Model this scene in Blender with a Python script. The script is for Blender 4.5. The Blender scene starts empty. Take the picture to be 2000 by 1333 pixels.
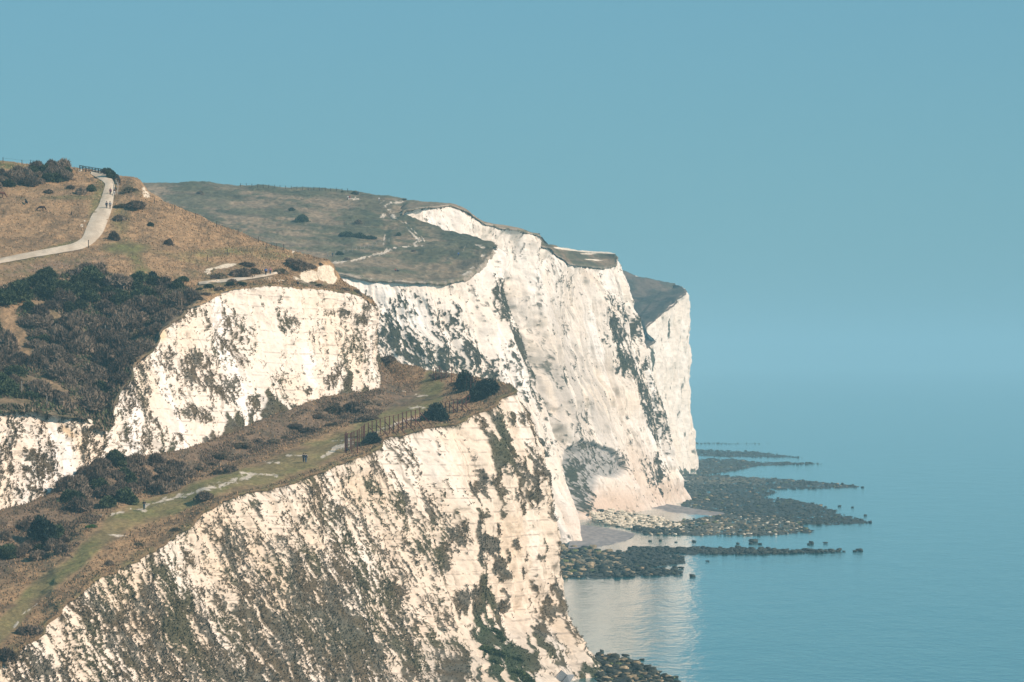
import bpy, bmesh, math, random
import numpy as np
from mathutils import Vector, Matrix

# ------------------------------------------------------------------ camera, world, sun, exposure
SC = bpy.context.scene
COL = SC.collection
F, CX, HY, HC = 8000.0, 1000.0, 700.0, 60.0      # lens in photo pixels, centre column, horizon row, eye height above the sea
cam = bpy.data.objects.new('camera', bpy.data.cameras.new('camera')); COL.objects.link(cam)
cam.location = (0, 0, HC); cam.rotation_euler = (math.radians(90), 0, 0)
cam.data.sensor_width = 36.0; cam.data.lens = 36.0 * F / 2000.0
cam.data.shift_y = (HY - 666.5) / 2000.0
cam.data.clip_start = 1.0; cam.data.clip_end = 80000.0
SC.camera = cam

SUN_EL, SUN_AZ = math.radians(34), math.radians(112)   # azimuth clockwise from the view direction (+Y)
W = bpy.data.worlds.new('World'); SC.world = W; W.use_nodes = True
wt = W.node_tree; wt.nodes.clear()
wo = wt.nodes.new('ShaderNodeOutputWorld'); wb = wt.nodes.new('ShaderNodeBackground')
sk = wt.nodes.new('ShaderNodeTexSky'); sk.sky_type = 'NISHITA'; sk.sun_disc = False
sk.sun_elevation = SUN_EL; sk.sun_rotation = SUN_AZ
sk.altitude = 0; sk.air_density = 1.0; sk.dust_density = 0.6; sk.ozone_density = 2.0
tint = wt.nodes.new('ShaderNodeMix'); tint.data_type = 'RGBA'; tint.blend_type = 'MULTIPLY'
tint.inputs[0].default_value = 1.0; tint.inputs[7].default_value = (0.415, 0.775, 0.95, 1)
even = wt.nodes.new('ShaderNodeMix'); even.data_type = 'RGBA'; even.inputs[0].default_value = 0.55
even.inputs[7].default_value = (2.1, 4.75, 6.15, 1)            # the flat teal of a hazy sea sky, in the sky texture's own units
wt.links.new(sk.outputs[0], tint.inputs[6]); wt.links.new(tint.outputs[2], even.inputs[6]); wt.links.new(even.outputs[2], wb.inputs[0])
wb.inputs[1].default_value = 0.075
wt.links.new(wb.outputs[0], wo.inputs[0])

sun = bpy.data.objects.new('sun', bpy.data.lights.new('sun', 'SUN')); COL.objects.link(sun)
sun.data.energy = 4.6; sun.data.angle = math.radians(0.5); sun.data.color = (1.0, 0.815, 0.69)
SUNV = Vector((math.cos(SUN_EL) * math.sin(SUN_AZ), math.cos(SUN_EL) * math.cos(SUN_AZ), math.sin(SUN_EL)))
sun.rotation_euler = SUNV.to_track_quat('Z', 'Y').to_euler(); sun.location = (0, 0, 400)

SC.view_settings.view_transform = 'Standard'; SC.view_settings.look = 'None'
SC.view_settings.gamma = 1.0; SC.view_settings.exposure = 0.26
SC.cycles.max_bounces = 6; SC.cycles.volume_bounces = 1; SC.cycles.diffuse_bounces = 3
SC.cycles.use_denoising = True

rng = np.random.default_rng(7); random.seed(7)

# ------------------------------------------------------------------ helpers
def P(px, py, D):
    return np.stack([(np.asarray(px, float) - CX) / F * D, np.asarray(D, float) + 0 * np.asarray(px), HC + (HY - np.asarray(py, float)) / F * D], -1)
def proj(V):
    return CX + V[..., 0] / V[..., 1] * F, HY - (V[..., 2] - HC) / V[..., 1] * F
def sea_pt(px, py, z=0.0):
    D = F * (HC - z) / (np.asarray(py, float) - HY)
    return P(px, py, D)

def _h(ix, iy, iz, seed):
    n = (ix.astype(np.int64) * 374761393 + iy.astype(np.int64) * 668265263 + iz.astype(np.int64) * 2147483647 + seed * 974634777) & 0xFFFFFFFF
    n = ((n ^ (n >> 13)) * 1274126177) & 0xFFFFFFFF
    n = ((n ^ (n >> 16)) * 2246822519) & 0xFFFFFFFF
    return ((n ^ (n >> 15)) & 0xFFFFFF) / float(0xFFFFFF)
def vn(x, y, z=None, seed=0):
    x = np.asarray(x, float); y = np.asarray(y, float)
    z = np.zeros_like(x) if z is None else np.asarray(z, float)
    xi, yi, zi = np.floor(x), np.floor(y), np.floor(z)
    fx, fy, fz = x - xi, y - yi, z - zi
    fx = fx * fx * (3 - 2 * fx); fy = fy * fy * (3 - 2 * fy); fz = fz * fz * (3 - 2 * fz)
    xi = xi.astype(np.int64); yi = yi.astype(np.int64); zi = zi.astype(np.int64)
    r = 0
    for dx in (0, 1):
        for dy in (0, 1):
            for dz in (0, 1):
                w = (fx if dx else 1 - fx) * (fy if dy else 1 - fy) * (fz if dz else 1 - fz)
                if dz and not np.any(fz): continue
                r = r + w * _h(xi + dx, yi + dy, zi + dz, seed)
    return r
def fbm(x, y, z=None, o=4, seed=0, gain=0.5):
    """roughly -1..1"""
    a, s, t = 1.0, 0.0, 0.0
    x = np.asarray(x, float); y = np.asarray(y, float)
    for k in range(o):
        f = 2.03 ** k
        s = s + a * (vn(x * f + 17.3 * k, y * f - 9.1 * k, None if z is None else np.asarray(z) * f, seed + k) * 2 - 1)
        t += a; a *= gain
    return s / t
def sst(a, b, x):
    t = np.clip((x - a) / (b - a), 0, 1); return t * t * (3 - 2 * t)
def rank(n):
    f = n.ravel(); r = np.empty(f.size); r[np.argsort(f)] = np.linspace(0, 1, f.size); return r.reshape(n.shape)
def blobs(px, py, L, soft=1.0):
    """L of (x, y, rx, ry, angle_deg, amount): max of soft ellipses"""
    r = np.zeros_like(px)
    for x, y, rx, ry, a, k in L:
        c, s = math.cos(math.radians(a)), math.sin(math.radians(a))
        dx, dy = px - x, py - y
        q = ((dx * c + dy * s) / rx) ** 2 + ((-dx * s + dy * c) / ry) ** 2
        r = np.maximum(r, k * np.exp(-q ** 1.5))
    return r
def polydist(px, py, pts, vs=1.0):
    """distance in photo pixels to a polyline (x, y[, w]); w widths are divided out"""
    best = np.full(px.shape, 1e9)
    for a, b in zip(pts[:-1], pts[1:]):
        ax, ay, bx, by = a[0], a[1] * vs, b[0], b[1] * vs
        wa = a[2] if len(a) > 2 else 1; wb_ = b[2] if len(b) > 2 else 1
        dx, dy = bx - ax, by - ay
        t = np.clip(((px - ax) * dx + (py * vs - ay) * dy) / (dx * dx + dy * dy + 1e-9), 0, 1)
        d = np.hypot(px - ax - t * dx, py * vs - ay - t * dy) / (wa + (wb_ - wa) * t)
        best = np.minimum(best, d)
    return best
def inpoly(px, py, poly):
    r = np.zeros(np.shape(px), bool); n = len(poly)
    for i in range(n):
        x1, y1 = poly[i]; x2, y2 = poly[(i + 1) % n]
        if y1 == y2: continue
        r ^= ((y1 > py) != (y2 > py)) & (px < (x2 - x1) * (py - y1) / (y2 - y1) + x1)
    return r
def lerp(a, b, t):
    return a + (b - a) * t[..., None] if np.ndim(t) else a + (b - a) * t
def C(*c): return np.array(c, float)

def curve(pts, n, keys=None, wts=None):
    """smooth 3-D polyline through control points (px, py, D); keys are control indices that land on equal fractions"""
    pts = np.array(pts, float); p = P(pts[:, 0], pts[:, 1], pts[:, 2])
    m = len(p)
    ext = np.vstack([2 * p[0] - p[1], p, 2 * p[-1] - p[-2]])
    seg = []
    for i in range(m - 1):
        p0, p1, p2, p3 = ext[i:i + 4]
        t = np.linspace(0, 1, 24, endpoint=False)[:, None]
        c = 0.5 * ((2 * p1) + (p2 - p0) * t + (2 * p0 - 5 * p1 + 4 * p2 - p3) * t ** 2 + (3 * p1 - p0 - 3 * p2 + p3) * t ** 3)
        lin = p1 + (p2 - p1) * t
        seg.append(0.5 * c + 0.5 * lin)
    d = np.vstack(seg + [p[-1:]])
    qx, qy = proj(d)
    l = np.hypot(np.hypot(np.diff(qx), np.diff(qy)), np.linalg.norm(np.diff(d, axis=0), axis=1) * 1.5)
    s = np.concatenate([[0], np.cumsum(l)])
    if keys is None: keys = [0, m - 1]
    if wts is None: wts = np.linspace(0, 1, len(keys))
    u = np.linspace(0, 1, n)
    ks = np.array([s[k * 24] for k in keys])
    us = np.interp(u, wts, ks)
    return np.stack([np.interp(us, s, d[:, j]) for j in range(3)], 1)

def loft(rows, vs, nv, smooth=True):
    """rows of (n,3) placed at vs, interpolated to nv rows"""
    R = np.array(rows); k = len(R)
    t = np.linspace(0, 1, nv); out = np.empty((nv, R.shape[1], 3))
    for i, v in enumerate(t):
        j = min(max(np.searchsorted(vs, v, 'right') - 1, 0), k - 2)
        f = (v - vs[j]) / (vs[j + 1] - vs[j])
        p1, p2 = R[j], R[j + 1]
        if smooth and k > 2:
            p0 = R[j - 1] if j else 2 * p1 - p2
            p3 = R[j + 2] if j + 2 < k else 2 * p2 - p1
            cr = 0.5 * (2 * p1 + (p2 - p0) * f + (2 * p0 - 5 * p1 + 4 * p2 - p3) * f * f + (3 * p1 - p0 - 3 * p2 + p3) * f ** 3)
            out[i] = 0.5 * cr + 0.5 * (p1 + (p2 - p1) * f)
        else:
            out[i] = p1 + (p2 - p1) * f
    return out
def normals(V):
    du = np.gradient(V, axis=1); dv = np.gradient(V, axis=0)
    n = np.cross(du, dv); l = np.linalg.norm(n, axis=2, keepdims=True); l[l < 1e-9] = 1
    return n / l
def edge_wobble(V, amp=1.0, sc=5.0):
    """a jitter that depends on place only, so neighbouring sheets keep meeting"""
    x, y, z = V[..., 0] / sc, V[..., 1] / sc, V[..., 2] / sc
    return np.stack([fbm(x, y, z, 3, 11), fbm(x, y, z, 3, 23), 0.35 * fbm(x, y, z, 3, 37)], -1) * amp

# ------------------------------------------------------------------ materials
def nodes_of(m):
    m.use_nodes = True; return m.node_tree.nodes, m.node_tree.links, m.node_tree.nodes['Principled BSDF']
def ground_mat(name, scale=1.5, var=0.35, bump=0.35, rough=0.95, dist=0.25):
    m = bpy.data.materials.new(name); N, L, b = nodes_of(m)
    a = N.new('ShaderNodeVertexColor'); a.layer_name = 'Col'
    tc = N.new('ShaderNodeTexCoord')
    n1 = N.new('ShaderNodeTexNoise'); n1.inputs['Scale'].default_value = scale; n1.inputs['Detail'].default_value = 6
    n1.inputs['Roughness'].default_value = 0.7
    L.new(tc.outputs['Object'], n1.inputs['Vector'])
    r = N.new('ShaderNodeMapRange'); r.inputs[1].default_value = 0.3; r.inputs[2].default_value = 0.7
    r.inputs[3].default_value = 1 - var; r.inputs[4].default_value = 1 + var
    L.new(n1.outputs[0], r.inputs[0])
    mx = N.new('ShaderNodeVectorMath'); mx.operation = 'SCALE'
    L.new(a.outputs[0], mx.inputs[0]); L.new(r.outputs[0], mx.inputs['Scale'])
    L.new(mx.outputs[0], b.inputs['Base Color'])
    b.inputs['Roughness'].default_value = rough; b.inputs['Specular IOR Level'].default_value = 0.15
    bp = N.new('ShaderNodeBump'); bp.inputs['Strength'].default_value = bump; bp.inputs['Distance'].default_value = dist
    L.new(n1.outputs[0], bp.inputs['Height']); L.new(bp.outputs[0], b.inputs['Normal'])
    return m
def mottled(name, c1, c2, scale=2.0, rough=0.85, rnd=0.0, metal=0.0):
    """two-tone noise, with an optional brightness that differs from object to object"""
    m = bpy.data.materials.new(name); N, L, b = nodes_of(m)
    tc = N.new('ShaderNodeTexCoord'); n1 = N.new('ShaderNodeTexNoise')
    n1.inputs['Scale'].default_value = scale; n1.inputs['Detail'].default_value = 4
    L.new(tc.outputs['Object'], n1.inputs['Vector'])
    r = N.new('ShaderNodeValToRGB'); r.color_ramp.elements[0].position = 0.35; r.color_ramp.elements[1].position = 0.65
    r.color_ramp.elements[0].color = (*c1, 1); r.color_ramp.elements[1].color = (*c2, 1)
    L.new(n1.outputs[0], r.inputs[0]); out = r.outputs[0]
    if rnd:
        oi = N.new('ShaderNodeObjectInfo'); mr = N.new('ShaderNodeMapRange')
        mr.inputs[3].default_value = 1 - rnd; mr.inputs[4].default_value = 1 + rnd
        L.new(oi.outputs['Random'], mr.inputs[0])
        s = N.new('ShaderNodeVectorMath'); s.operation = 'SCALE'
        L.new(out, s.inputs[0]); L.new(mr.outputs[0], s.inputs['Scale']); out = s.outputs[0]
    L.new(out, b.inputs['Base Color']); b.inputs['Roughness'].default_value = rough
    b.inputs['Specular IOR Level'].default_value = 0.2; b.inputs['Metallic'].default_value = metal
    return m
M_CHALK = ground_mat('chalk', 1.1, 0.13, 0.5, 0.9, 0.3)
M_GRASS = ground_mat('grass', 1.6, 0.42, 0.6, 0.95, 0.35)
M_FARGRASS = ground_mat('down_grass', 0.7, 0.30, 0.5, 0.95, 0.4)

# ------------------------------------------------------------------ tagging and linking
def tag(o, label=None, cat=None, group=None, kind=None):
    if label: o['label'] = label
    if cat: o['category'] = cat
    if group: o['group'] = group
    if kind: o['kind'] = kind
    return o
def link(name, me, mat=None, parent=None):
    o = bpy.data.objects.new(name, me); COL.objects.link(o)
    if mat is not None:
        for k in (mat if isinstance(mat, (list, tuple)) else [mat]): me.materials.append(k)
    if parent is not None: o.parent = parent
    return o
def empty(name, loc, rz=0.0, label=None, cat=None, group=None):
    o = bpy.data.objects.new(name, None); COL.objects.link(o); o.location = loc; o.rotation_euler = (0, 0, rz)
    o.empty_display_size = 0.3
    return tag(o, label, cat, group)
def raw_mesh(name, V, Fc, col=None, smooth=False):
    """V (n,3), Fc (m,k) index array"""
    V = np.ascontiguousarray(V, np.float32); Fc = np.ascontiguousarray(Fc, np.int32)
    me = bpy.data.meshes.new(name); k = Fc.shape[1]
    me.vertices.add(len(V)); me.vertices.foreach_set('co', V.ravel())
    me.loops.add(Fc.size); me.loops.foreach_set('vertex_index', Fc.ravel())
    me.polygons.add(len(Fc)); me.polygons.foreach_set('loop_start', np.arange(0, Fc.size, k, dtype=np.int32))
    if smooth: me.polygons.foreach_set('use_smooth', np.ones(len(Fc), bool))
    me.update(calc_edges=True)
    if col is not None:
        at = me.color_attributes.new('Col', 'FLOAT_COLOR', 'POINT')
        c = np.ones((len(V), 4), np.float32); c[:, :3] = np.clip(col, 0.003, 1)
        at.data.foreach_set('color', c.ravel())
    return me
def grid_mesh(name, V, col, smooth=True, mask=None):
    nv, nu = V.shape[:2]
    i = np.arange(nv * nu).reshape(nv, nu)
    q = np.stack([i[:-1, :-1], i[1:, :-1], i[1:, 1:], i[:-1, 1:]], -1).reshape(-1, 4)
    if mask is not None:
        mk = (mask[:-1, :-1] | mask[1:, :-1] | mask[1:, 1:] | mask[:-1, 1:]).ravel(); q = q[mk]
    return raw_mesh(name, V.reshape(-1, 3), q, col.reshape(-1, 3), smooth)
PATCH = {}
def patch(name, V, col, mat, key, vis=1.0):
    o = link(name, grid_mesh(name, V, col), mat); tag(o, kind='structure')
    V = V[:int(vis * V.shape[0])]; px, py = proj(V); PATCH[key] = (px.ravel(), py.ravel(), V.reshape(-1, 3))
    return o
def at(px, py, *keys):
    """the terrain point seen at a photo pixel, nearest vertex of the named sheets"""
    best = None
    for k in keys:
        x, y, V = PATCH[k]; d = (x - px) ** 2 + (y - py) ** 2; j = int(np.argmin(d))
        if best is None or d[j] < best[0]: best = (d[j], V[j])
    return Vector(best[1])

# colours (base albedo, linear)
CHALK, CREAM, STAIN, WHITE = C(.76, .67, .56), C(.74, .60, .44), C(.58, .49, .39), C(.84, .78, .70)
VEG_B, VEG_G, VEG_O, VEG_S = C(.145, .112, .068), C(.155, .138, .102), C(.105, .098, .050), C(.050, .072, .030)
TAN, BROWN, GREEN, MOSS, DUST = C(.345, .222, .118), C(.185, .125, .070), C(.165, .160, .060), C(.10, .10, .045), C(.50, .42, .32)

def veg_color(x, y, z, green=None):
    a = fbm(x / 3, y / 3, z / 3, 3, 51); b = fbm(x / .7, y / .7, z / .7, 3, 57); g = fbm(x / 8, y / 8, z / 8, 2, 61)
    c = lerp(VEG_B, VEG_G, sst(-.25, .35, a + .5 * b))
    c = lerp(c, VEG_O, sst(-.05, .45, g) * .8)
    if green is not None: c = lerp(c, VEG_S, np.clip(green, 0, 1))
    return c * .82 * (1 + .45 * b)[..., None]
def chalk_color(x, y, z, s):
    a = fbm(s / 9, z / 22, None, 4, 71); b = fbm(x / 1.3, y / 1.3, z / 1.3, 3, 73); c2 = fbm(s / 2.2, z / 12, None, 3, 75)
    c = lerp(CHALK, WHITE, sst(-.1, .5, a)); c = lerp(c, STAIN, sst(.12, .6, c2) * .55)
    c = lerp(c, CREAM, sst(.05, .5, fbm(s / 14, z / 9, None, 3, 77)) * .45)
    # flint beds: broken thin dark courses
    zz = z + .5 * fbm(s / 25, z * 0, None, 2, 79) + .02 * s
    bed = np.abs(((zz / 2.35 + .35 * vn(np.floor(zz / 2.35), z * 0, None, 81)) % 1) - .5) * 2
    line = sst(.84, .97, bed) * sst(-.15, .3, fbm(s / 1.3, zz / 2, None, 3, 83) + .10)
    c = lerp(c, C(.26, .22, .18), line * .55)
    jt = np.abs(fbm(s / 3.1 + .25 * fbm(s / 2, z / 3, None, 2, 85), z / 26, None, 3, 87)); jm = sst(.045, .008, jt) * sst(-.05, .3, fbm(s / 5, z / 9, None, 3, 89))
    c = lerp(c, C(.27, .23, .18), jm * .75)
    return c * (1 + .10 * b)[..., None], line

# ------------------------------------------------------------------ near headland: control lines in (photo x, photo y, distance m)
E1 = [(-60, 1345, 590), (0, 1288, 605), (58, 1248, 618), (90, 1220, 625), (112, 1187, 631), (152, 1158, 640), (181, 1133, 647), (232, 1104, 659),
      (290, 1075, 672), (319, 1056, 679), (348, 1035, 686), (384, 1009, 695), (420, 977, 702), (464, 966, 712), (518, 951, 724), (565, 940, 735),
      (616, 919, 745), (667, 901, 756), (710, 886, 765), (735, 872, 770), (750, 852, 775), (785, 845, 781), (830, 834, 788), (875, 828, 795), (902, 820, 800),
      (920, 806, 804), (962, 792, 811), (976, 776, 815), (997, 762, 820), (992, 752, 832), (970, 744, 850), (935, 738, 875), (880, 730, 895), (830, 722, 905), (760, 702, 925), (700, 690, 960)]
E1_TIP = 28
E2 = [(-60, 1012, 688), (0, 1003, 694), (50, 988, 700), (95, 975, 706), (130, 945, 714), (200, 905, 726), (240, 897, 736), (275, 893, 743), (310, 890, 750),
      (340, 884, 757), (370, 878, 763), (400, 868, 770), (435, 856, 778), (470, 843, 786), (505, 828, 794), (540, 814, 802), (575, 800, 810), (612, 786, 820),
      (650, 773, 831), (690, 768, 843), (722, 764, 853), (740, 760, 860), (748, 756, 866), (752, 728, 892), (745, 700, 930)]
E3 = [(-60, 800, 702), (0, 800, 708), (48, 795, 714), (90, 800, 720), (162, 812, 729), (212, 836, 738), (220, 800, 746), (228, 767, 754), (255, 722, 763),
      (279, 695, 770), (306, 672, 777), (316, 645, 784), (345, 620, 792), (366, 599, 800), (405, 580, 814), (435, 566, 822), (480, 560, 830), (540, 556, 838),
      (600, 562, 850), (650, 566, 860), (690, 572, 868), (712, 580, 873), (727, 594, 880), (722, 590, 905), (700, 585, 935)]
CORNER = 22

# ---- P1 the near cliff face
nu, nv = 1350, 430
nd = 5200                                    # dense first, then columns respaced so the nose gets its share
top = curve(E1, nd)
tang = np.gradient(top, axis=0); tang[:, 2] = 0
tang /= np.linalg.norm(tang, axis=1, keepdims=True)
out_n = np.stack([tang[:, 1], -tang[:, 0], 0 * tang[:, 0]], 1)
k = np.hanning(421); k /= k.sum()
pad = np.pad(out_n, ((210, 210), (0, 0)), 'edge'); out_n = np.stack([np.convolve(pad[:, j], k, 'valid') for j in range(3)], 1)
out_n /= np.linalg.norm(out_n, axis=1, keepdims=True)
tpx, tpy = proj(top); past = np.arange(nd) / (nd - 1.)
ufront = past[np.argmin(np.hypot(tpx - 997, tpy - 762))]
fac = np.where(past < ufront, .46, .46 - .25 * sst(ufront, ufront + .08, past))
fac = np.where(past < ufront, fac - .13 * sst(ufront - .16, ufront, past), np.minimum(fac, .33))
base = top + out_n * (fac * top[:, 2])[:, None]
sl = lambda a: np.concatenate([[0], np.cumsum(np.linalg.norm(np.diff(a[:, :2], axis=0), axis=1))])
mlen = .5 * sl(top) + .9 * sl(base); slen = .5 * sl(top) + .5 * sl(base)
pick = np.interp(np.linspace(0, mlen[-1], nu), mlen, np.arange(nd))
rs = lambda a: np.interp(pick, np.arange(nd), a)
top = np.stack([rs(top[:, j]) for j in range(3)], 1); out_n = np.stack([rs(out_n[:, j]) for j in range(3)], 1); out_n /= np.linalg.norm(out_n, axis=1, keepdims=True)
past = rs(past); fac = rs(fac); tz = top[:, 2]; tpx, tpy = proj(top); smid = rs(slen)
v = np.linspace(0, 1, nv)[:, None]
hv = np.interp(v[:, 0], [0, .16, .3, .52, .68, .77, .88, 1.0], [0, .25, .42, .52, .55, .58, .72, 1.0])[:, None]
tipw = sst(ufront - .2, ufront - .02, past)[None, :]
hv = (v * .9 + .1 * v ** 1.6) * (1 - tipw) + hv * tipw
zb = -3.0
V = np.empty((nv, nu, 3))
V[..., 0] = top[None, :, 0] + out_n[None, :, 0] * (fac * tz)[None] * hv
V[..., 1] = top[None, :, 1] + out_n[None, :, 1] * (fac * tz)[None] * hv
V[..., 2] = tz[None] + (zb - tz[None]) * v
apr = (sst(.72, 1, v) * sst(ufront - .34, ufront - .12, past)[None] * sst(ufront + .10, ufront + .01, past)[None])
V[..., 1] -= 46 * apr; V[..., 0] += 2 * apr
V = V + edge_wobble(V, 1.5, 5.0)
s = smid[None] + 0 * v
h = V[..., 2]
hd = (tz[None] - h)                       # height below the edge
px, py = proj(V)
w = sst(0, .06, v) * np.ones_like(px)
nrm = normals(V); nrm *= np.sign((nrm * out_n[None]).sum(-1, keepdims=True) + 1e-9)
hdir = np.broadcast_to(out_n[None], V.shape)
big = fbm(s / 17, h / 55, None, 3, 1) * 2.0 + (np.abs(fbm(s / 9, h / 40, None, 2, 3)) - .25) * (.7 + 1.5 * sst(820, 950, px))
mid = fbm(s / 3.4 + .25 * fbm(s / 5, h / 5, None, 2, 5), h / 10, None, 4, 7) * .6
fine = fbm(V[..., 0] / .9, V[..., 1] / .9, V[..., 2] / .9, 4, 9, .6) * .30
step = (((h + .6 * fbm(s / 12, h / 30, None, 2, 13)) / 2.35) % 1 - .5) * .08
# vegetation
dens = .20 + 0 * px
dens = np.maximum(dens, .30 * sst(760, 300, px))
dens = np.maximum(dens, blobs(px, py, [
    (170, 1350, 330, 110, -22, .72), (420, 1260, 320, 140, 12, .84), (640, 1260, 260, 150, 28, .90), (560, 1110, 230, 60, 22, .58),
    (760, 1190, 150, 120, 35, .62), (850, 1300, 130, 70, 30, .85), (330, 1130, 140, 50, -30, .50), (650, 1010, 110, 60, 30, .42),
    (975, 862, 20, 62, -6, .97), (962, 930, 26, 30, 0, .55), (1042, 955, 40, 45, 25, .78), (1005, 905, 25, 40, 20, .5), (930, 965, 28, 26, 0, .80), (928, 1040, 14, 60, 0, .92),
    (958, 1055, 26, 14, 20, .90), (962, 1072, 22, 10, 0, .9), (975, 1108, 26, 12, -40, .85), (1030, 1125, 18, 12, 0, .6), (948, 1170, 30, 26, 30, .75), (905, 1165, 22, 42, 28, .8), (932, 1195, 12, 55, 0, .85),
    (990, 1190, 26, 22, 20, .75), (1000, 1290, 60, 50, 20, .9), (1075, 1190, 24, 40, 10, .62), (1050, 1235, 26, 26, 0, .7), (1080, 1285, 30, 36, 0, .75), (955, 1240, 40, 50, 20, .9), (1150, 1310, 34, 30, 40, .9),
    (790, 985, 40, 26, 30, .5), (850, 960, 26, 34, 10, .55), (835, 1010, 30, 36, 20, .62), (700, 1060, 50, 30, 30, .6), (870, 1080, 24, 60, 28, .75), (810, 1090, 20, 60, 30, .6)]))
dens = np.where(px > 640, dens * (1 - .75 * blobs(px, py, [(880, 900, 70, 60, 0, .8), (1040, 1060, 42, 46, 0, .95), (1035, 1150, 40, 26, 0, .6), (880, 1130, 22, 60, 25, .7), (745, 900, 40, 30, 0, .3), (830, 1140, 14, 40, 28, .8), (1000, 1230, 18, 30, 0, .7)])), dens)
dens = np.maximum(dens, .62 * sst(.035, 0, v + .02 * fbm(s / 1.1, h * 0, None, 3, 15)) )
sd = s + .24 * h
streak = fbm(sd / .5 + .5 * fbm(s / 1.5, h / 3, None, 2, 19), h / 1.9, None, 4, 17, .72) + .55 * fbm(sd / 3.2, h / 7, None, 3, 21) + .55 * fbm(sd / .33, h / .5, None, 3, 25) + .25 * fbm(s / 14, h / 14, None, 2, 33)
bold = fbm(s / 2.3 + .5 * fbm(s / 2, h / 2, None, 2, 35), h / 3.0, None, 4, 37, .6) + .25 * fbm(s / .5, h / .6, None, 3, 39)
rw = sst(850, 950, px); streak = rank(streak) * (1 - rw) + rank(bold) * rw
veg = sst(-.05, .05, rank(streak) - (1 - np.clip(dens, .01, .985)))
veg_near_lip = sst(.03, .0, v + .018 * fbm(s / .9, h * 0, None, 3, 27)) * sst(.3, .7, vn(s / 2, h * 0, None, 29) + .15)
veg = np.maximum(veg, veg_near_lip)
vegbump = veg * (.12 + .35 * np.abs(fbm(V[..., 0] / .6, V[..., 1] / .6, V[..., 2] / .6, 3, 31)))
V = V + hdir * (w * (big + mid + fine + step + vegbump))[..., None]
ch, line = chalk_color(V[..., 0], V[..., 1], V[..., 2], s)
ch = ch * C(.92, .875, .82); ch = lerp(ch, C(.40, .33, .26), line * .55 * sst(780, 940, px))
grn = blobs(px, py, [(985, 1290, 70, 60, 20, .9), (940, 1235, 26, 60, 10, .8), (1155, 1315, 40, 30, 40, .7), (640, 1240, 120, 40, 20, .25), (975, 860, 20, 60, 0, .5)])
col = lerp(ch, veg_color(V[..., 0], V[..., 1], V[..., 2], grn), veg)
patch('cliff', V, col, M_CHALK, 'near', .97)
NEAR = dict(V=V, veg=veg, px=px, py=py, n=hdir, grn=grn)

# ---- P2 the ledge half way up
nu, nv = 1000, 200
keysA, keysB = [0, E1_TIP, len(E1) - 1], [0, CORNER, len(E2) - 1]
wts = [0, .8, 1]
r0 = curve(E1, nu, keysA, wts); r1 = curve(E2, nu, keysB, wts)
lip = r0.copy()
tg = np.gradient(r0, axis=0); on = np.stack([tg[:, 1], -tg[:, 0], 0 * tg[:, 0]], 1); on /= np.linalg.norm(on, axis=1, keepdims=True) + 1e-9
lip += on * .5; lip[:, 2] -= .45
m1 = r0 * .62 + r1 * .38; m1[:, 2] -= .6
m2 = r0 * .25 + r1 * .75; m2[:, 2] -= 2.2
inw = np.gradient(r1, axis=0); inw = np.stack([-inw[:, 1], inw[:, 0], 0 * inw[:, 0]], 1); inw /= np.linalg.norm(inw, axis=1, keepdims=True) + 1e-9
V = loft([lip, r0, m1, m2, r1, r1 + inw * 3 + [0, 0, -.6]], [0, .02, .42, .76, .95, 1], nv)
V = V + edge_wobble(V, 1.5, 5.0)
px, py = proj(V)
v = np.linspace(0, 1, nv)[:, None] + 0 * px
X, Y, Z = V[..., 0], V[..., 1], V[..., 2]
TRACK = [(-20, 1262, 18), (60, 1165, 16), (140, 1105, 16), (190, 1060, 17), (240, 1015, 20), (330, 985, 19), (420, 950, 18), (520, 925, 20), (620, 885, 23), (700, 850, 19), (770, 810, 16), (840, 775, 22), (850, 735, 18)]
td = polydist(px, py, TRACK, 1.0) + .5 * fbm(X / 4, Y / 9, None, 4, 101)
n1 = fbm(X / 2.2, Y / 4, None, 4, 103); n2 = fbm(X / 11, Y / 22, None, 3, 105)
col = lerp(TAN, BROWN, sst(-.15, .45, n1 * .7 + n2 * .6))
col = lerp(col, lerp(GREEN, C(.195, .165, .070), sst(-.35, .25, n1 + n2)), sst(1.35, .6, td + .25 * n1) * (.90 - .25 * sst(0, .4, n2)))
slope = sst(.57, .80, v + .10 * n2 + .05 * n1)
dk = lerp(C(.165, .118, .08), C(.085, .072, .052), sst(-.2, .35, fbm(X / 1.6, Y / 3, Z / 2, 3, 109)))
col = lerp(col, dk, slope * .85)
col = lerp(col, lerp(MOSS, BROWN, sst(-.3, .3, n1)), sst(.10, .02, v + .03 * n1) * .8)
whites = [[(160, 1014, 3), (200, 1008, 4)], [(218, 1006, 3), (240, 1000, 4)], [(255, 994, 3), (288, 998, 3)], [(285, 988, 4), (320, 978, 6), (375, 964, 5)], [(385, 960, 4), (420, 950, 8), (460, 940, 5)], [(462, 936, 4), (500, 927, 6)], [(470, 924, 3), (540, 929, 3)],
          [(515, 902, 4), (545, 905, 3)], [(560, 890, 2), (600, 890, 2)], [(630, 893, 4), (655, 878, 7), (685, 862, 8)], [(650, 862, 3), (690, 858, 4)], [(785, 764, 3), (797, 766, 2)], [(808, 772, 4), (835, 773, 2)], [(800, 797, 3), (830, 796, 3)],
          [(780, 826, 2), (830, 812, 3)], [(720, 848, 3), (790, 822, 3)], [(30, 1210, 2), (75, 1178, 3)], [(210, 1045, 3), (245, 1047, 2)], [(30, 1224, 3), (42, 1210, 3)]]
wm = np.zeros_like(px)
for L_ in whites: wm = np.maximum(wm, sst(.15, .5, fbm(X / .8, Y / 3.0, None, 4, 111, .65) * 1.3 + .62 - .72 * polydist(px, py, L_)))
col = lerp(col, C(.60, .52, .41), wm * .9)
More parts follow.
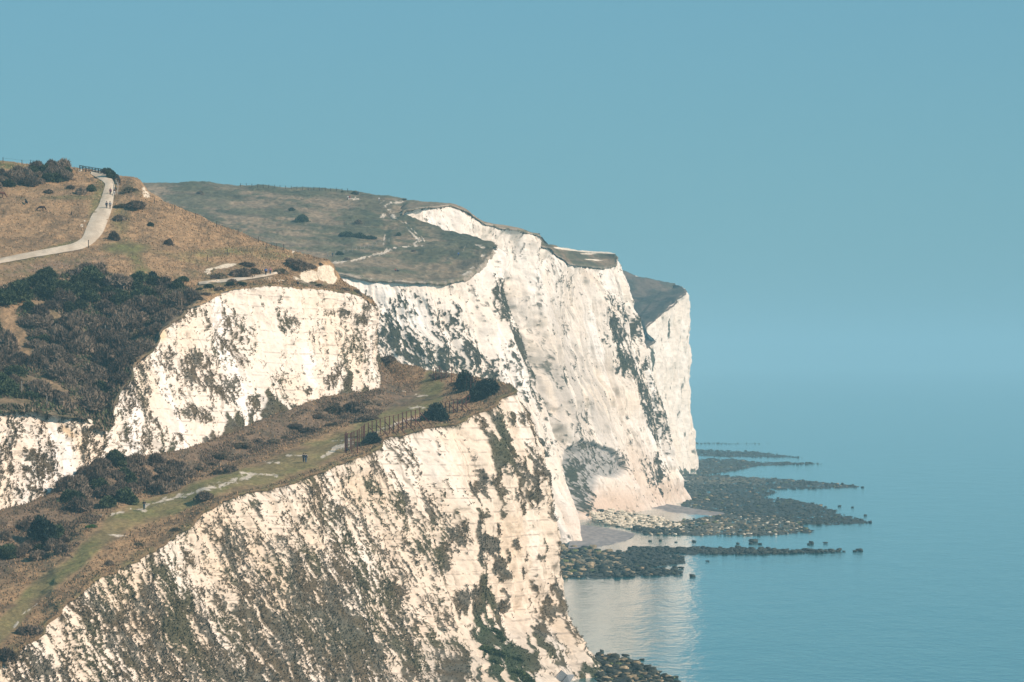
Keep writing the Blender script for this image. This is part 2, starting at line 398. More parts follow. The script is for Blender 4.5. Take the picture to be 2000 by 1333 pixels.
lump = (fbm(X / .9, Y / .9, None, 4, 113, .6) * .16 + n1 * .22 * (1 - wm)) * (1 - .6 + n1 * .16 * (1 - wm)) * fbm(X / 2.5, Y / 2.5, Z / 2.5, 4, 115) * .8
V[..., 2] += lump * sst(0, .03, v)
col = col * (1 + .35 * fbm(X / .5, Y / .8, None, 3, 117))[..., None]
patch('ledge', V, col, M_GRASS, 'ledge')

# ---- P3 the upper chalk face
nu, nv = 1000, 340
top = curve(E3, nu, [0, CORNER, len(E3) - 1], [0, .9, 1]); bot = curve(E2, nu, [0, CORNER, len(E2) - 1], [0, .9, 1])
bot2 = bot.copy(); bot2[:, 2] -= 3
v = np.linspace(0, 1, nv)[:, None, None]
V = top[None] + (bot2 - top)[None] * v
dirh = (bot - top); dirh[:, 2] = 0; dirh /= np.linalg.norm(dirh, axis=1, keepdims=True)
V = V - dirh[None] * (np.sin(v * np.pi) * 3.0)           # steeper above, flatter below
V = V + edge_wobble(V, 1.5, 5.0)
v = v[..., 0] + np.zeros(V.shape[:2]); px, py = proj(V); h = V[..., 2]
s = np.concatenate([[0], np.cumsum(np.linalg.norm(np.diff(bot, axis=0), axis=1))])[None] + 0 * v
w = sst(0, .05, v) * sst(1, .93, v)
on = np.cross(np.gradient(bot, axis=0), np.array([0, 0, 1.0])); on /= np.linalg.norm(on, axis=1, keepdims=True) + 1e-9
hdir = np.broadcast_to(on[None], V.shape)
gully = -.9 * np.exp(-((px - (205 + (py - 830) * .1)) / 26) ** 2) * sst(0, .1, v)
V = V + hdir * (w * (fbm(s / 15, h / 40, None, 3, 201) * 1.8 + fbm(s / 3.0, h / 9, None, 4, 203) * .75 + fbm(V[..., 0] / .8, V[..., 1] / .8, h / .8, 4, 205, .6) * .26 + ((h / 2.2 + .3 * fbm(s / 12, h / 30, None, 2, 207)) % 1 - .5) * .18 + gully))[..., None]
dens = .075 + .12 * sst(360, 240, px) + .05 * sst(660, 700, px)
dens = np.maximum(dens, blobs(px, py, [(462, 640, 26, 34, 0, .62), (430, 672, 60, 50, -20, .45), (385, 705, 16, 26, -20, .85), (405, 705, 12, 20, 0, .8), (440, 760, 34, 30, 0, .80), (395, 735, 40, 30, 20, .55), (382, 808, 42, 16, 8, .92), (340, 720, 60, 60, 0, .36),
    (270, 760, 40, 70, 20, .40), (270, 720, 30, 40, 30, .45), (655, 612, 26, 9, 0, .92), (700, 622, 26, 12, 8, .82), (690, 690, 22, 40, 20, .55), (650, 735, 16, 26, 30, .6), (560, 640, 22, 30, -25, .35), (560, 745, 30, 12, 30, .5), (595, 763, 8, 8, 0, .9), (495, 790, 12, 22, -20, .9),
    (75, 905, 34, 30, 0, .55), (110, 880, 60, 30, 0, .28), (20, 830, 60, 30, 0, .22), (150, 880, 30, 50, 20, .22), (390, 600, 50, 22, -25, .34), (300, 850, 60, 20, 10, .4), (715, 600, 12, 8, 0, .8)]))
dens = dens * (1 - .8 * blobs(px, py, [(560, 700, 60, 60, 0, .8), (590, 590, 60, 22, 0, .8), (480, 850, 60, 10, -20, .6), (330, 850, 30, 20, 0, .3), (190, 812, 16, 8, 35, 1), (128, 842, 18, 7, 50, 1)]))
sd = s + .22 * h
streak = fbm(sd / .5, h / 1.1, None, 4, 211, .72) + .60 * fbm(s / 3, h / 4, None, 3, 213) + .45 * fbm(s / .35, h / .4, None, 3, 215)
tongue = .985 - (.02 + .17 * np.abs(fbm(s / 3.2, s * 0, None, 3, 217)) ** .8 + .12 * sst(.55, .7, vn(s / 5, s * 0, None, 219))) * (.7 + .6 * sst(350, 650, px)) + .012 * fbm(s / .5, h / .5, None, 2, 221)
tong = sst(-.008, .008, v - tongue)
veg = np.maximum(sst(-.05, .05, rank(streak) - (1 - np.clip(dens, .01, .985))), tong)
veg = np.maximum(veg, sst(.028, 0, v + .022 * fbm(s / .8, h * 0, None, 3, 223)))
V = V + hdir * (veg * w * (.12 + .35 * np.abs(fbm(V[..., 0] / .6, V[..., 1] / .6, h / .6, 3, 225))))[..., None]
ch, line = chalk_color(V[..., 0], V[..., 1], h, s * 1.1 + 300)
ch = lerp(ch, C(.70, .50, .28), blobs(px, py, [(192, 815, 24, 8, 35, .9), (130, 842, 20, 7, 50, .8), (150, 870, 12, 30, -20, .4), (318, 655, 9, 14, 20, .7)]))
col = lerp(ch, veg_color(V[..., 0], V[..., 1], h), veg)
patch('cliff', V, col, M_CHALK, 'upper')
UPPER = dict(V=V, veg=veg, px=px, py=py, n=hdir, grn=0 * px)

# ---- P4 the near hill: scrub slope, brown down, knoll
nu, nv = 1000, 430
HR1 = [(-60, 680, 770), (0, 680, 774), (100, 665, 784), (200, 645, 797), (260, 615, 806), (330, 578, 820), (420, 552, 831), (480, 549, 838), (540, 548, 846), (600, 556, 860), (650, 561, 870), (690, 568, 877), (727, 588, 886), (720, 586, 910), (700, 584, 938)]
HR2 = [(-60, 560, 800), (0, 556, 803), (100, 537, 818), (200, 527, 830), (300, 534, 834), (380, 550, 835), (430, 546, 841), (490, 542, 849), (530, 538, 856), (575, 540, 866), (610, 551, 872), (652, 557, 878), (690, 566, 884), (722, 585, 892), (715, 584, 915), (700, 583, 940)]
HR3 = [(-60, 440, 865), (0, 440, 868), (100, 440, 872), (200, 440, 876), (300, 452, 876), (400, 482, 874), (480, 505, 873), (540, 512, 876), (578, 524, 876), (621, 516, 879), (643, 515, 883), (652, 535, 886), (668, 554, 890), (715, 582, 898), (710, 582, 920), (700, 582, 942)]
HR4 = [(-60, 312, 930), (0, 317, 930), (60, 322, 930), (150, 330, 930), (200, 337, 927), (238, 346, 922), (262, 350, 917), (286, 378, 910), (340, 404, 905), (450, 447, 900), (550, 487, 896), (600, 498, 895), (632, 508, 894), (646, 514, 892), (656, 532, 893), (672, 553, 897), (710, 580, 905), (705, 580, 925), (700, 580, 945)]
R0 = curve(E3, nu, [0, CORNER, len(E3) - 1], [0, .9, 1])
R1 = curve(HR1, nu, [0, 12, 14], [0, .9, 1]); R2 = curve(HR2, nu, [0, 13, 15], [0, .9, 1])
R3 = curve(HR3, nu, [0, 13, 15], [0, .9, 1]); R4 = curve(HR4, nu, [0, 16, 18], [0, .9, 1])
R5 = R4 + np.array([0, 25, -2.5]); R6 = R4 + np.array([0, 140, -38])
lip = R0.copy(); tg = np.gradient(R0, axis=0); on = np.stack([tg[:, 1], -tg[:, 0], 0 * tg[:, 0]], 1); on /= np.linalg.norm(on, axis=1, keepdims=True) + 1e-9
lip += on * .4; lip[:, 2] -= .5
V = loft([lip, R0, R1, R2, R3, R4, R5, R6], [0, .01, .22, .42, .64, .88, .91, 1], nv)
V = V + edge_wobble(V, 1.5, 5.0)
px, py = proj(V); X, Y, Z = V[..., 0], V[..., 1], V[..., 2]
v = np.linspace(0, 1, nv)[:, None] + 0 * px
n1 = fbm(X / 1.6, Y / 3, None, 4, 301); n2 = fbm(X / 8, Y / 16, None, 3, 303); n3 = fbm(X / .6, Y / 1.0, None, 3, 305)
col = lerp(TAN * 1.0, BROWN, sst(-.2, .55, n1 * .7 + n2 * .5))
gm = blobs(px, py, [(245, 485, 45, 12, 0, .9), (262, 500, 14, 40, -30, .8), (285, 540, 16, 40, -40, .7), (120, 485, 60, 9, -14, .8), (60, 503, 70, 8, -10, .7), (190, 400, 14, 60, 12, .7), (150, 386, 70, 5, 0, .6), (210, 350, 14, 26, -20, .8), (235, 430, 20, 30, 0, .6),
    (440, 492, 110, 9, -4, .65), (360, 505, 80, 8, 12, .4), (540, 500, 50, 8, 0, .6), (240, 560, 26, 14, 0, .5), (15, 325, 50, 8, 6, .9), (470, 575, 60, 14, 0, .3), (430, 560, 50, 16, 0, .6)])
col = lerp(col, lerp(GREEN, C(.14, .12, .055), sst(-.3, .3, n1)), np.clip(gm * 1.2 + .3 * n2, 0, 1) * sst(.05, .3, gm))
dkm = blobs(px, py, [(100, 520, 130, 14, -8, .8), (215, 375, 14, 20, 0, .3), (255, 372, 20, 14, 20, .7), (60, 390, 60, 6, 0, .3), (440, 530, 120, 14, -6, .55), (600, 555, 110, 9, 4, .9), (690, 570, 40, 9, 10, .9), (110, 375, 80, 10, 5, .3), (470, 557, 80, 8, 0, .7)])
col = lerp(col, lerp(C(.19, .135, .095), MOSS, sst(-.3, .4, n1)), np.clip(dkm * 1.0, 0, 1))
scrub = sst(.42, .30, v + .03 * n2 + .02 * n1)
tanm = blobs(px, py, [(25, 640, 26, 60, -30, 1), (45, 690, 40, 20, 40, .9), (30, 596, 60, 7, -6, .8), (190, 665, 34, 9, 18, .8), (270, 690, 20, 24, -40, .6), (110, 760, 60, 16, 40, .8), (60, 740, 40, 12, 20, .5), (20, 785, 60, 10, 0, .6), (100, 610, 40, 10, 30, .5)])
col = lerp(col, lerp(C(.165, .130, .085), C(.09, .088, .05), sst(-.3, .3, n1)), scrub * (1 - .85 * tanm) * sst(420, 330, px - 60 * n2))
chm = blobs(px, py, [(604, 540, 22, 16, -8, 1), (636, 534, 20, 18, 30, 1.2), (646, 545, 14, 12, 20, 1.1), (536, 547, 26, 5, 4, .9), (575, 543, 16, 4, 20, .7), (440, 520, 26, 4, -10, 1.1), (407, 528, 12, 4, -20, 1), (408, 534, 5, 6, 0, .9), (285, 380, 7, 10, -45, 1.1), (281, 370, 5, 6, 0, .8),
    (160, 441, 3, 4, 0, 1.1), (165, 432, 4, 2, 0, .7), (120, 352, 20, 5, 0, .35), (148, 346, 14, 5, 0, .5), (573, 492, 3, 4, 0, 1), (157, 333, 6, 4, 0, .9), (515, 548, 20, 3, 0, .5)])
chm = sst(.42, .55, chm + .22 * fbm(X / .8, Y / .8, Z / .8, 3, 309) - .1)
PATH1 = [(-30, 518, 5), (0, 511, 5), (50, 501, 5.5), (100, 492, 6), (145, 484, 7), (165, 476, 10), (178, 464, 14), (186, 447, 17), (194, 428, 17), (205, 410, 14), (209, 394, 12), (213, 376, 11), (216, 362, 9.5), (213, 353, 9), (203, 347, 8), (190, 342, 6), (178, 338, 3)]
PATH2 = [(388, 555, 3), (410, 552, 4), (440, 549, 4), (470, 546, 4), (500, 542, 3.5), (530, 537, 3), (552, 531, 2)]
pm = np.maximum(sst(1.25, .95, polydist(px, py, PATH1)), sst(1.6, 1.0, polydist(px, py, PATH2)))
lump = n3 * .06 + n1 * .16 + fbm(X / .35, Y / .5, None, 2, 311) * .04
V[..., 2] += lump * sst(0, .03, v) * (1 - pm)
col = lerp(col, C(.66, .56, .42) * (1 + .15 * n1)[..., None], chm)
col = col * (1 + .30 * n3 * (1 - chm))[..., None]
patch('hill', V, col, M_GRASS, 'hill', .885)
HILL = dict(V=V, px=px, py=py, v=v, chm=chm, pm=pm)

# ---- P5 the middle headland: the long white cliff from the cove behind the ledge to the far ridge
CT = [(330, 548, 1306), (660, 537, 1325), (760, 545, 1335), (850, 550, 1345), (900, 541, 1356), (930, 520, 1372), (948, 502, 1386), (965, 487, 1400), (968, 478, 1412), (930, 463, 1440), (860, 446, 1468), (783, 418, 1500),
      (796, 408, 1507), (850, 401, 1514), (890, 403, 1524), (918, 420, 1532), (940, 433, 1538), (1000, 447, 1558), (1054, 459, 1580), (1058, 478, 1590), (1085, 492, 1600), (1115, 515, 1612), (1150, 521, 1628), (1180, 522, 1643), (1196, 514, 1653), (1202, 498, 1662), (1200, 510, 1720), (1185, 560, 1800)]
CB = [(520, 1080, 0), (850, 1073, 0), (940, 1070, 0), (1010, 1066, 0), (1062, 1064, 0), (1105, 1062, 0), (1130, 1060, 0), (1149, 1057, 0), (1152, 1051, 0), (1140, 1042, 0), (1118, 1034, 0), (1095, 1024, 0),
      (1100, 1021, 0), (1122, 1019.6, 0), (1148, 1017.5, 0), (1165, 1015.5, 0), (1176, 1014, 0), (1198, 1010, 0), (1222, 1005.7, 0), (1236, 1003, 0), (1254, 1000, 0), (1270, 996.5, 0), (1287, 992.5, 0), (1302, 990, 0), (1313, 988, 0), (1322, 985, 0), (1334, 976, 0), (1300, 962, 0)]
CB = [(x, y, F * HC / (y - HY)) for x, y, _ in CB]
nu, nv = 1650, 420
kk = list(range(len(CT))); wts = np.linspace(0, 1, len(CT))
bq = P(*np.array(CB).T); ln = np.hypot(np.diff([p[0] for p in CT]), np.diff([p[1] for p in CT])) + 12 + 2.2 * np.hypot(np.diff(bq[:, 0]), np.diff(bq[:, 1])) * (np.arange(len(CT) - 1) > 17)
wts = np.concatenate([[0], np.cumsum(ln)]) / ln.sum()
top = curve(CT, nu, kk, wts); bot = curve(CB, nu, kk, wts); bot[:, 2] = -3
u = np.linspace(0, 1, nu)
pw = np.interp(u, wts, [1.05] * 8 + [1.0] * 3 + [1.2, 1.3, 1.5, 1.6, 1.7, 1.7, 1.75, 1.7, 1.6, 1.6, 1.6, 1.5, 1.3, 1.1, 1.02, 1.0, 1.0])
v = np.linspace(0, 1, nv)[:, None]
hv = v ** pw[None]
V = np.empty((nv, nu, 3))
V[..., :2] = top[None, :, :2] + (bot - top)[None, :, :2] * hv[..., None]
V[..., 2] = top[None, :, 2] + (bot - top)[None, :, 2] * v
V = V + edge_wobble(V, 2.6, 9.0)
V[..., 2] -= .5 * sst(.02, 0, v)
v = v + 0 * V[..., 0]; px, py = proj(V); h = V[..., 2]
tg = np.gradient(bot * .5 + top * .5, axis=0); k = np.ones(41) / 41
on = np.stack([tg[:, 1], -tg[:, 0], 0 * tg[:, 0]], 1)
on = np.stack([np.convolve(np.pad(on[:, j], 20, 'edge'), k, 'valid') for j in range(3)], 1); on /= np.linalg.norm(on, axis=1, keepdims=True)
hdir = np.broadcast_to(on[None], V.shape)
s = np.concatenate([[0], np.cumsum(np.linalg.norm(np.diff(bot * .5 + top * .5, axis=0), axis=1))])[None] + 0 * v
w = sst(0, .04, v)
scree = sst(.50, .72, v + .10 * fbm(s / 14, s * 0, None, 3, 401)) * sst(wts[12], wts[15], u)[None] * sst(wts[25], wts[23], u)[None]
big = fbm(s / 22, h / 70, None, 3, 403) * 3.5 + (np.abs(fbm(s / 13, h / 70, None, 3, 405)) - .25) * 6.5 * (1 - .6 * scree)
mid = fbm(s / 3.2 + .3 * fbm(s / 6, h / 12, None, 2, 435), h / 30, None, 5, 407, .62) * 1.25 * (1 - .4 * scree)
fine = fbm(V[..., 0] / 1.3, V[..., 1] / 1.3, h / 1.3, 4, 409, .6) * .28
step = (((h + .8 * fbm(s / 16, h / 40, None, 2, 413)) / 2.6) % 1 - .5) * .07 * (1 - scree)
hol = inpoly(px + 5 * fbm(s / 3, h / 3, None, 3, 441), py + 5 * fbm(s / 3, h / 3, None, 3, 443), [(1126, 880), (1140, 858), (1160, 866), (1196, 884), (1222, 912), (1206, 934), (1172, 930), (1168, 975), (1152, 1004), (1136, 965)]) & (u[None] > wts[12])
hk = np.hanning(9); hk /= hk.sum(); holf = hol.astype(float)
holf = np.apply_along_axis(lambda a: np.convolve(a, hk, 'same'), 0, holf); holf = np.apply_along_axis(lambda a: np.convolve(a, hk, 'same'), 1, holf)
# one bold gully between nose and buttress, and the hollow above the debris cone
gul = -6.5 * np.exp(-((px - np.interp(py, [480, 540, 640, 760, 880, 1000], [968, 990, 1024, 1062, 1112, 1146])) / 16) ** 2) * sst(.02, .15, v)
V = V + hdir * (w * (big + mid + fine + step + gul - 2.5 * holf * (1 - .6 * sst(900, 1000, py))))[..., None]
dens = .025 + 0 * px
dens = np.maximum(dens, blobs(px, py, [(760, 610, 110, 46, 6, .20), (720, 600, 30, 26, 0, .45), (830, 690, 84, 36, 8, .80), (765, 665, 50, 30, 0, .70), (860, 640, 26, 40, 20, .3), (925, 690, 20, 54, -28, .95), (955, 730, 20, 44, -30, .85), (900, 600, 40, 40, 0, .10),  # the densest steep patches here also paint a ridge's shadow
    (997, 600, 15, 56, -12, .99), (1016, 665, 16, 54, -14, .98), (1040, 735, 12, 40, -18, .8), (972, 590, 8, 60, -14, .72), (1035, 740, 14, 60, -16, .60), (1010, 720, 40, 60, -14, .34), (1060, 880, 22, 40, 0, .45), (1048, 890, 12, 26, 0, .8), (1080, 800, 20, 40, -10, .3),  # growth along the nose edge, thickened to paint its shaded strip too
    (1203, 650, 20, 64, -8, .88), (1222, 700, 30, 44, -20, .84), (1256, 770, 15, 74, -20, .90), (1285, 830, 10, 54, -16, .75), (1185, 640, 8, 40, 0, .5), (1235, 640, 14, 50, -20, .35),
    (1160, 880, 34, 16, 20, .42), (1152, 945, 16, 50, -10, .72), (1190, 905, 40, 22, 0, .34), (1290, 930, 8, 40, -14, .75), (1275, 925, 10, 30, -26, .6), (1250, 950, 24, 12, 40, .12), (1110, 780, 24, 80, -16, .14), (1130, 830, 16, 60, -30, .20)]))
dens = np.maximum(dens, .75 * sst(.012, 0, v))
streak = fbm(s / 1.2 + .5 * fbm(s / 3, h / 6, None, 2, 421), h / 2.6, None, 4, 423, .7) + .45 * fbm(s / 7, h / 9, None, 3, 425) + .5 * fbm(s / .7, h / .9, None, 3, 427)
veg = sst(-.06, .06, rank(streak) - (1 - np.clip(dens, .004, .985)))
V = V + hdir * (veg * w * (.2 + .5 * np.abs(fbm(V[..., 0], V[..., 1], h, 3, 429))))[..., None]
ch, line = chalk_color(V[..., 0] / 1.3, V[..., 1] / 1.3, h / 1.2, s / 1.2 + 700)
ch = lerp(ch, CHALK * (1 + .12 * fbm(s / 2.5, h / 30, None, 4, 433))[..., None], line * .7)
ch = lerp(ch, C(.60, .52, .43), .65 * sst(.05, .5, fbm(s / 1.5 + .3 * fbm(s / 3, h / 9, None, 2, 451), h / 34, None, 4, 453, .62)))
ch = lerp(ch, WHITE, .30 * sst(.6, .1, v))
ch = lerp(ch, C(.47, .42, .36), .85 * blobs(px, py, [(1120, 760, 70, 130, -18, 1), (1090, 640, 26, 90, -5, .7), (1130, 570, 20, 40, 0, .5), (1060, 620, 20, 60, 0, .4)]) * sst(-.3, .3, fbm(s / 3, h / 25, None, 3, 431) + .2))  # greyish scree, with the duller light right of the buttress painted in
ch = lerp(ch, C(.60, .45, .335), .95 * blobs(px, py, [(1205, 990, 80, 44, 0, 1), (1300, 965, 44, 30, 0, .8), (1245, 930, 40, 60, 0, .5), (1120, 1010, 40, 50, 0, .45)]) * (v > .3))
ch = lerp(ch, C(.58, .40, .24), .5 * blobs(px, py, [(1046, 472, 6, 10, 0, .8), (1095, 490, 34, 8, 30, .8), (1150, 538, 20, 10, 30, .5)]))
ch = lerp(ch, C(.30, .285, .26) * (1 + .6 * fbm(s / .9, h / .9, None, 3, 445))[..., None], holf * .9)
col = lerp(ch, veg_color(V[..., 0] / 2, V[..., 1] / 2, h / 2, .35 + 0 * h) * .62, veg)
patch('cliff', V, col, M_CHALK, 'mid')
MID = dict(V=V, veg=veg, px=px, py=py, n=hdir)

# ---- M1 / M2 the open down above the middle headland
nu, nv = 800, 330
rows = [[(200, 560, 1300), (400, 545, 1310), (560, 525, 1318), (660, 537, 1325), (760, 545, 1335), (850, 550, 1345), (900, 541, 1356), (930, 520, 1372), (948, 502, 1386), (965, 487, 1400)],
        [(200, 500, 1380), (450, 500, 1385), (660, 500, 1392), (800, 492, 1405), (900, 482, 1409), (968, 478, 1412)],
        [(200, 462, 1445), (450, 458, 1448), (700, 462, 1450), (820, 464, 1446), (930, 463, 1440)],
        [(200, 428, 1500), (450, 422, 1500), (650, 428, 1492), (760, 440, 1478), (860, 446, 1468)],
        [(200, 396, 1575), (450, 391, 1575), (620, 399, 1545), (720, 410, 1520), (783, 418, 1500)],
        [(200, 372, 1625), (450, 368, 1620), (650, 384, 1580), (740, 396, 1555), (786, 405, 1530)],
        [(200, 352, 1660), (275, 356, 1655), (400, 357, 1650), (550, 366, 1635), (690, 376, 1620), (745, 383, 1612), (790, 389, 1605)]]
R = [curve(r, nu) for r in rows]
lip = R[0].copy(); tg = np.gradient(R[0], axis=0); on = np.stack([tg[:, 1], -tg[:, 0], 0 * tg[:, 0]], 1); on /= np.linalg.norm(on, axis=1, keepdims=True)
lip += on * .7; lip[:, 2] -= 1.3
R = [lip] + R + [R[-1] + np.array([0, 40, -3]), R[-1] + np.array([0, 250, -50])]
V = loft(R, [0, .01, .2, .38, .55, .70, .82, .9, .94, 1], nv)
def down(V, key, extra):
    V = V + edge_wobble(V, 2.6, 9.0)
    px, py = proj(V); X, Y, Z = V[..., 0], V[..., 1], V[..., 2]
    n1 = fbm(X / 3, Y / 7, None, 4, 501); n2 = fbm(X / 14, Y / 40, None, 4, 503); n3 = fbm(X / 1.1, Y / 2.0, None, 3, 505)
    n4 = fbm(px / 90 + .004 * py, (py - .10 * px) / 7, None, 4, 507)
    col = lerp(C(.26, .19, .12), C(.105, .100, .058), sst(-.3, .35, n2 + .5 * n1 + .8 * n4))
    gm = blobs(px, py, [(420, 362, 200, 7, 2, .7), (620, 380, 140, 7, 5, .8), (725, 395, 40, 22, 20, .8), (640, 470, 60, 10, 0, .7), (600, 440, 60, 8, 4, .5), (870, 450, 60, 12, 18, .9), (760, 465, 8, 24, 0, 1), (730, 430, 14, 40, -38, .8), (760, 530, 120, 7, 2, .7), (690, 530, 50, 8, 0, .7), (900, 500, 60, 40, 0, .35), (820, 440, 40, 20, 20, .6), (690, 500, 40, 8, 0, .5), (830, 520, 60, 4, -24, .5)])
    col = lerp(col, C(.062, .072, .042), gm * .85)
    tm = blobs(px, py, [(600, 475, 70, 7, 4, .8), (560, 468, 60, 6, 6, .6), (740, 512, 60, 9, -5, .6), (860, 480, 40, 7, 8, .5), (800, 540, 70, 4, 0, .5), (670, 415, 30, 6, 10, .5), (430, 400, 90, 10, 6, .5)])
    col = lerp(col, C(.21, .165, .105), tm * .7)
    dk = blobs(px, py, [(560, 405, 50, 4, 0, .3), (455, 385, 40, 3, 6, .6), (480, 420, 80, 3, 8, .4), (370, 380, 60, 3, 4, .5), (690, 440, 30, 5, 20, .2), (915, 515, 30, 8, -20, .7), (955, 492, 20, 10, -20, .6), (870, 545, 40, 5, 0, .7)])
    col = lerp(col, C(.045, .048, .034), dk * .8)
    wm = np.zeros_like(px)
    for L_ in extra: wm = np.maximum(wm, sst(.15, .5, fbm(X / 1.0, Y / 6, None, 4, 511, .65) * 1.3 + .62 - .72 * polydist(px, py, L_)))
    lipw = blobs(px, py, [(945, 500, 14, 9, -30, .6), (930, 520, 18, 6, -20, .8), (940, 482, 26, 4, 10, .8), (910, 536, 22, 6, -20, .7), (960, 492, 8, 10, 0, .5)])
    wm = np.maximum(wm, sst(.35, .5, lipw * (.6 + .8 * fbm(X / 2, Y / 5, None, 3, 513))))
    col = lerp(col, C(.62, .52, .40), wm)
    rim = sst(.022, .006, np.linspace(0, 1, V.shape[0]))[:, None] * (V.shape[0] > 200) + sst(.09, .03, np.linspace(0, 1, V.shape[0]))[:, None] * (V.shape[0] < 200)
    col = lerp(col, lerp(C(.40, .33, .25), C(.14, .125, .08), sst(-.2, .3, n3 + n1)), rim + 0 * px)
    V[..., 2] += (n3 * .15 + n1 * .4 + n2 * .8) * (1 - wm) * (1 if V.shape[0] > 200 else .35)
    col = col * (1 + .5 * n3 + .25 * n1)[..., None]
    return V, col
TRAILS = [[(835, 394, 1), (800, 395, 2), (768, 396, 3), (752, 402, 4), (758, 410, 4), (764, 415, 5), (748, 424, 4), (743, 425, 2)], [(762, 412, 4), (770, 425, 4), (775, 429, 3)], [(765, 432, 2), (800, 438, 2)], [(795, 446, 1.5), (808, 460, 2), (818, 468, 3), (810, 477, 3), (812, 482, 3)], [(803, 447, 1.5), (815, 458, 2), (822, 470, 2), (812, 480, 2)], [(823, 462, 1.5), (829, 471, 1.5)],
          [(825, 481, 2), (785, 483, 2), (770, 485, 2), (755, 493, 3), (735, 498, 2), (700, 506, 2), (685, 511, 2.5), (650, 513, 1.5)], [(757, 484, 2), (750, 494, 2)], [(752, 460, 2), (748, 480, 1.5)], [(910, 480, 1), (904, 495, 1.5), (900, 500, 1)], [(690, 390, 1), (695, 385, 1)], [(740, 398, 1), (755, 390, 1)], [(680, 388, 1.5), (700, 389, 1.5)]]
V, col = down(V, 'down', TRAILS)
patch('hill', V, col, M_FARGRASS, 'down', .89)
# the grass strip along the buttress top
nu, nv = 300, 60
top2 = curve(CT[11:19], nu)
sk2 = curve([(788, 391, 1606), (850, 398, 1570), (893, 402.5, 1560), (922, 419.5, 1560), (942, 432.5, 1566), (1000, 446.5, 1586), (1056, 458.5, 1606)], nu)
def lip_of(t_):
    g_ = np.gradient(t_, axis=0); o_ = np.stack([g_[:, 1], -g_[:, 0], 0 * g_[:, 0]], 1); o_ /= np.linalg.norm(o_, axis=1, keepdims=True) + 1e-9
    return t_ + o_ * .5 - [0, 0, .75]
V = loft([lip_of(top2), top2, sk2, sk2 + np.array([4, 60, -6]), sk2 + np.array([10, 200, -40])], [0, .06, .5, .75, 1], nv)
V, col = down(V, 'strip', [])
patch('hill', V, col, M_FARGRASS, 'strip', .5)
# the terrace in front of the far ridge
top3 = curve(CT[18:26], nu)
sk3 = curve([(1054, 459, 1606), (1062, 476, 1625), (1090, 482, 1640), (1130, 488, 1668), (1165, 491, 1675), (1190, 494, 1672), (1202, 497.5, 1666)], nu)
V = loft([lip_of(top3), top3, sk3, sk3 + np.array([4, 60, -8]), sk3 + np.array([10, 160, -40])], [0, .05, .6, .8, 1], 90)
V, col = down(V, 'terrace', [])
px, py = proj(V)
wm = np.maximum(blobs(px, py, [(1150, 490, 70, 3.5, 5, 1.2), (1150, 496, 20, 1.5, 0, .7), (1160, 508, 22, 1.5, 4, .7)]), 0)
col = lerp(col * .8, C(.72, .62, .48), sst(.35, .55, wm + .2 * fbm(V[..., 0] / 2, V[..., 1] / 6, None, 3, 521)))
patch('hill', V, col, M_FARGRASS, 'terrace', .6)

# ---- P6 the far headland
FT = [(1170, 735, 1950), (1215, 700, 2000), (1256, 682, 2030), (1275, 666, 2048), (1262, 650, 2064), (1263, 636, 2080), (1300, 605, 2120), (1325, 583, 2150), (1338, 571, 2180), (1336, 563, 2230), (1318, 556, 2300), (1300, 560, 2400)]
FB = [(1290, 942), (1300, 938), (1310, 935), (1318, 932), (1325, 930), (1331, 929), (1338, 926), (1346, 924), (1355, 920), (1358, 914), (1350, 908), (1330, 900)]
FB = [(x, y, F * HC / (y - HY)) for x, y in FB]
ln = np.hypot(np.diff([p[0] for p in FT]), np.diff([p[1] for p in FT])) + 14
wts = np.concatenate([[0], np.cumsum(ln)]) / ln.sum(); nu, nv = 420, 380
top = curve(FT, nu, list(range(12)), wts); bot = curve(FB, nu, list(range(12)), wts); bot[:, 2] = -3
v = np.linspace(0, 1, nv)[:, None]; V = np.empty((nv, nu, 3))
V[..., :2] = top[None, :, :2] + (bot - top)[None, :, :2] * np.interp(v, [0, .3, .5, .75, 1], [0, .14, .24, .55, 1])[..., None]
V[..., 2] = top[None, :, 2] + (bot - top)[None, :, 2] * v
V = V + edge_wobble(V, 2.0, 12.0)
v = v + 0 * V[..., 0]; px, py = proj(V); h = V[..., 2]; w = sst(0, .04, v)
tg = np.gradient(bot, axis=0); on = np.stack([tg[:, 1], -tg[:, 0], 0 * tg[:, 0]], 1); on = np.stack([np.convolve(np.pad(on[:, j], 20, 'edge'), np.ones(41) / 41, 'valid') for j in range(3)], 1)
on /= np.linalg.norm(on, axis=1, keepdims=True); hdir = np.broadcast_to(on[None], V.shape)
s = np.concatenate([[0], np.cumsum(np.linalg.norm(np.diff(bot, axis=0), axis=1))])[None] + 0 * v
V = V + hdir * (w * ((np.abs(fbm(s / 18, h / 50, None, 3, 601)) - .25) * 5 + fbm(s / 5, h / 18, None, 4, 603) * 1.6 + fbm(V[..., 0] / 2, V[..., 1] / 2, h / 2, 3, 605) * .6))[..., None]
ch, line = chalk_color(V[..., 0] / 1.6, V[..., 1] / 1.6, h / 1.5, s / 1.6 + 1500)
ch = lerp(ch, CHALK + 0 * ch, .55)
vg = sst(-.05, .05, rank(fbm(s / 4, h / 5, None, 4, 607)) - (1 - np.clip(.03 + blobs(px, py, [(1270, 700, 12, 24, 0, .5), (1310, 640, 8, 14, 0, .3), (1340, 925, 30, 12, 0, .6)]), 0, .9)))
col = lerp(ch, C(.08, .085, .06), vg)
patch('cliff', V, col, M_CHALK, 'far')
g0 = curve(FT[:11], 260)
g1 = curve([(1110, 520, 2330), (1190, 524, 2320), (1215, 529, 2310), (1240, 537, 2300), (1290, 548, 2290), (1318, 555, 2300)], 260)
gm_ = g0 * .5 + g1 * .5; gm_[:, 2] -= 3
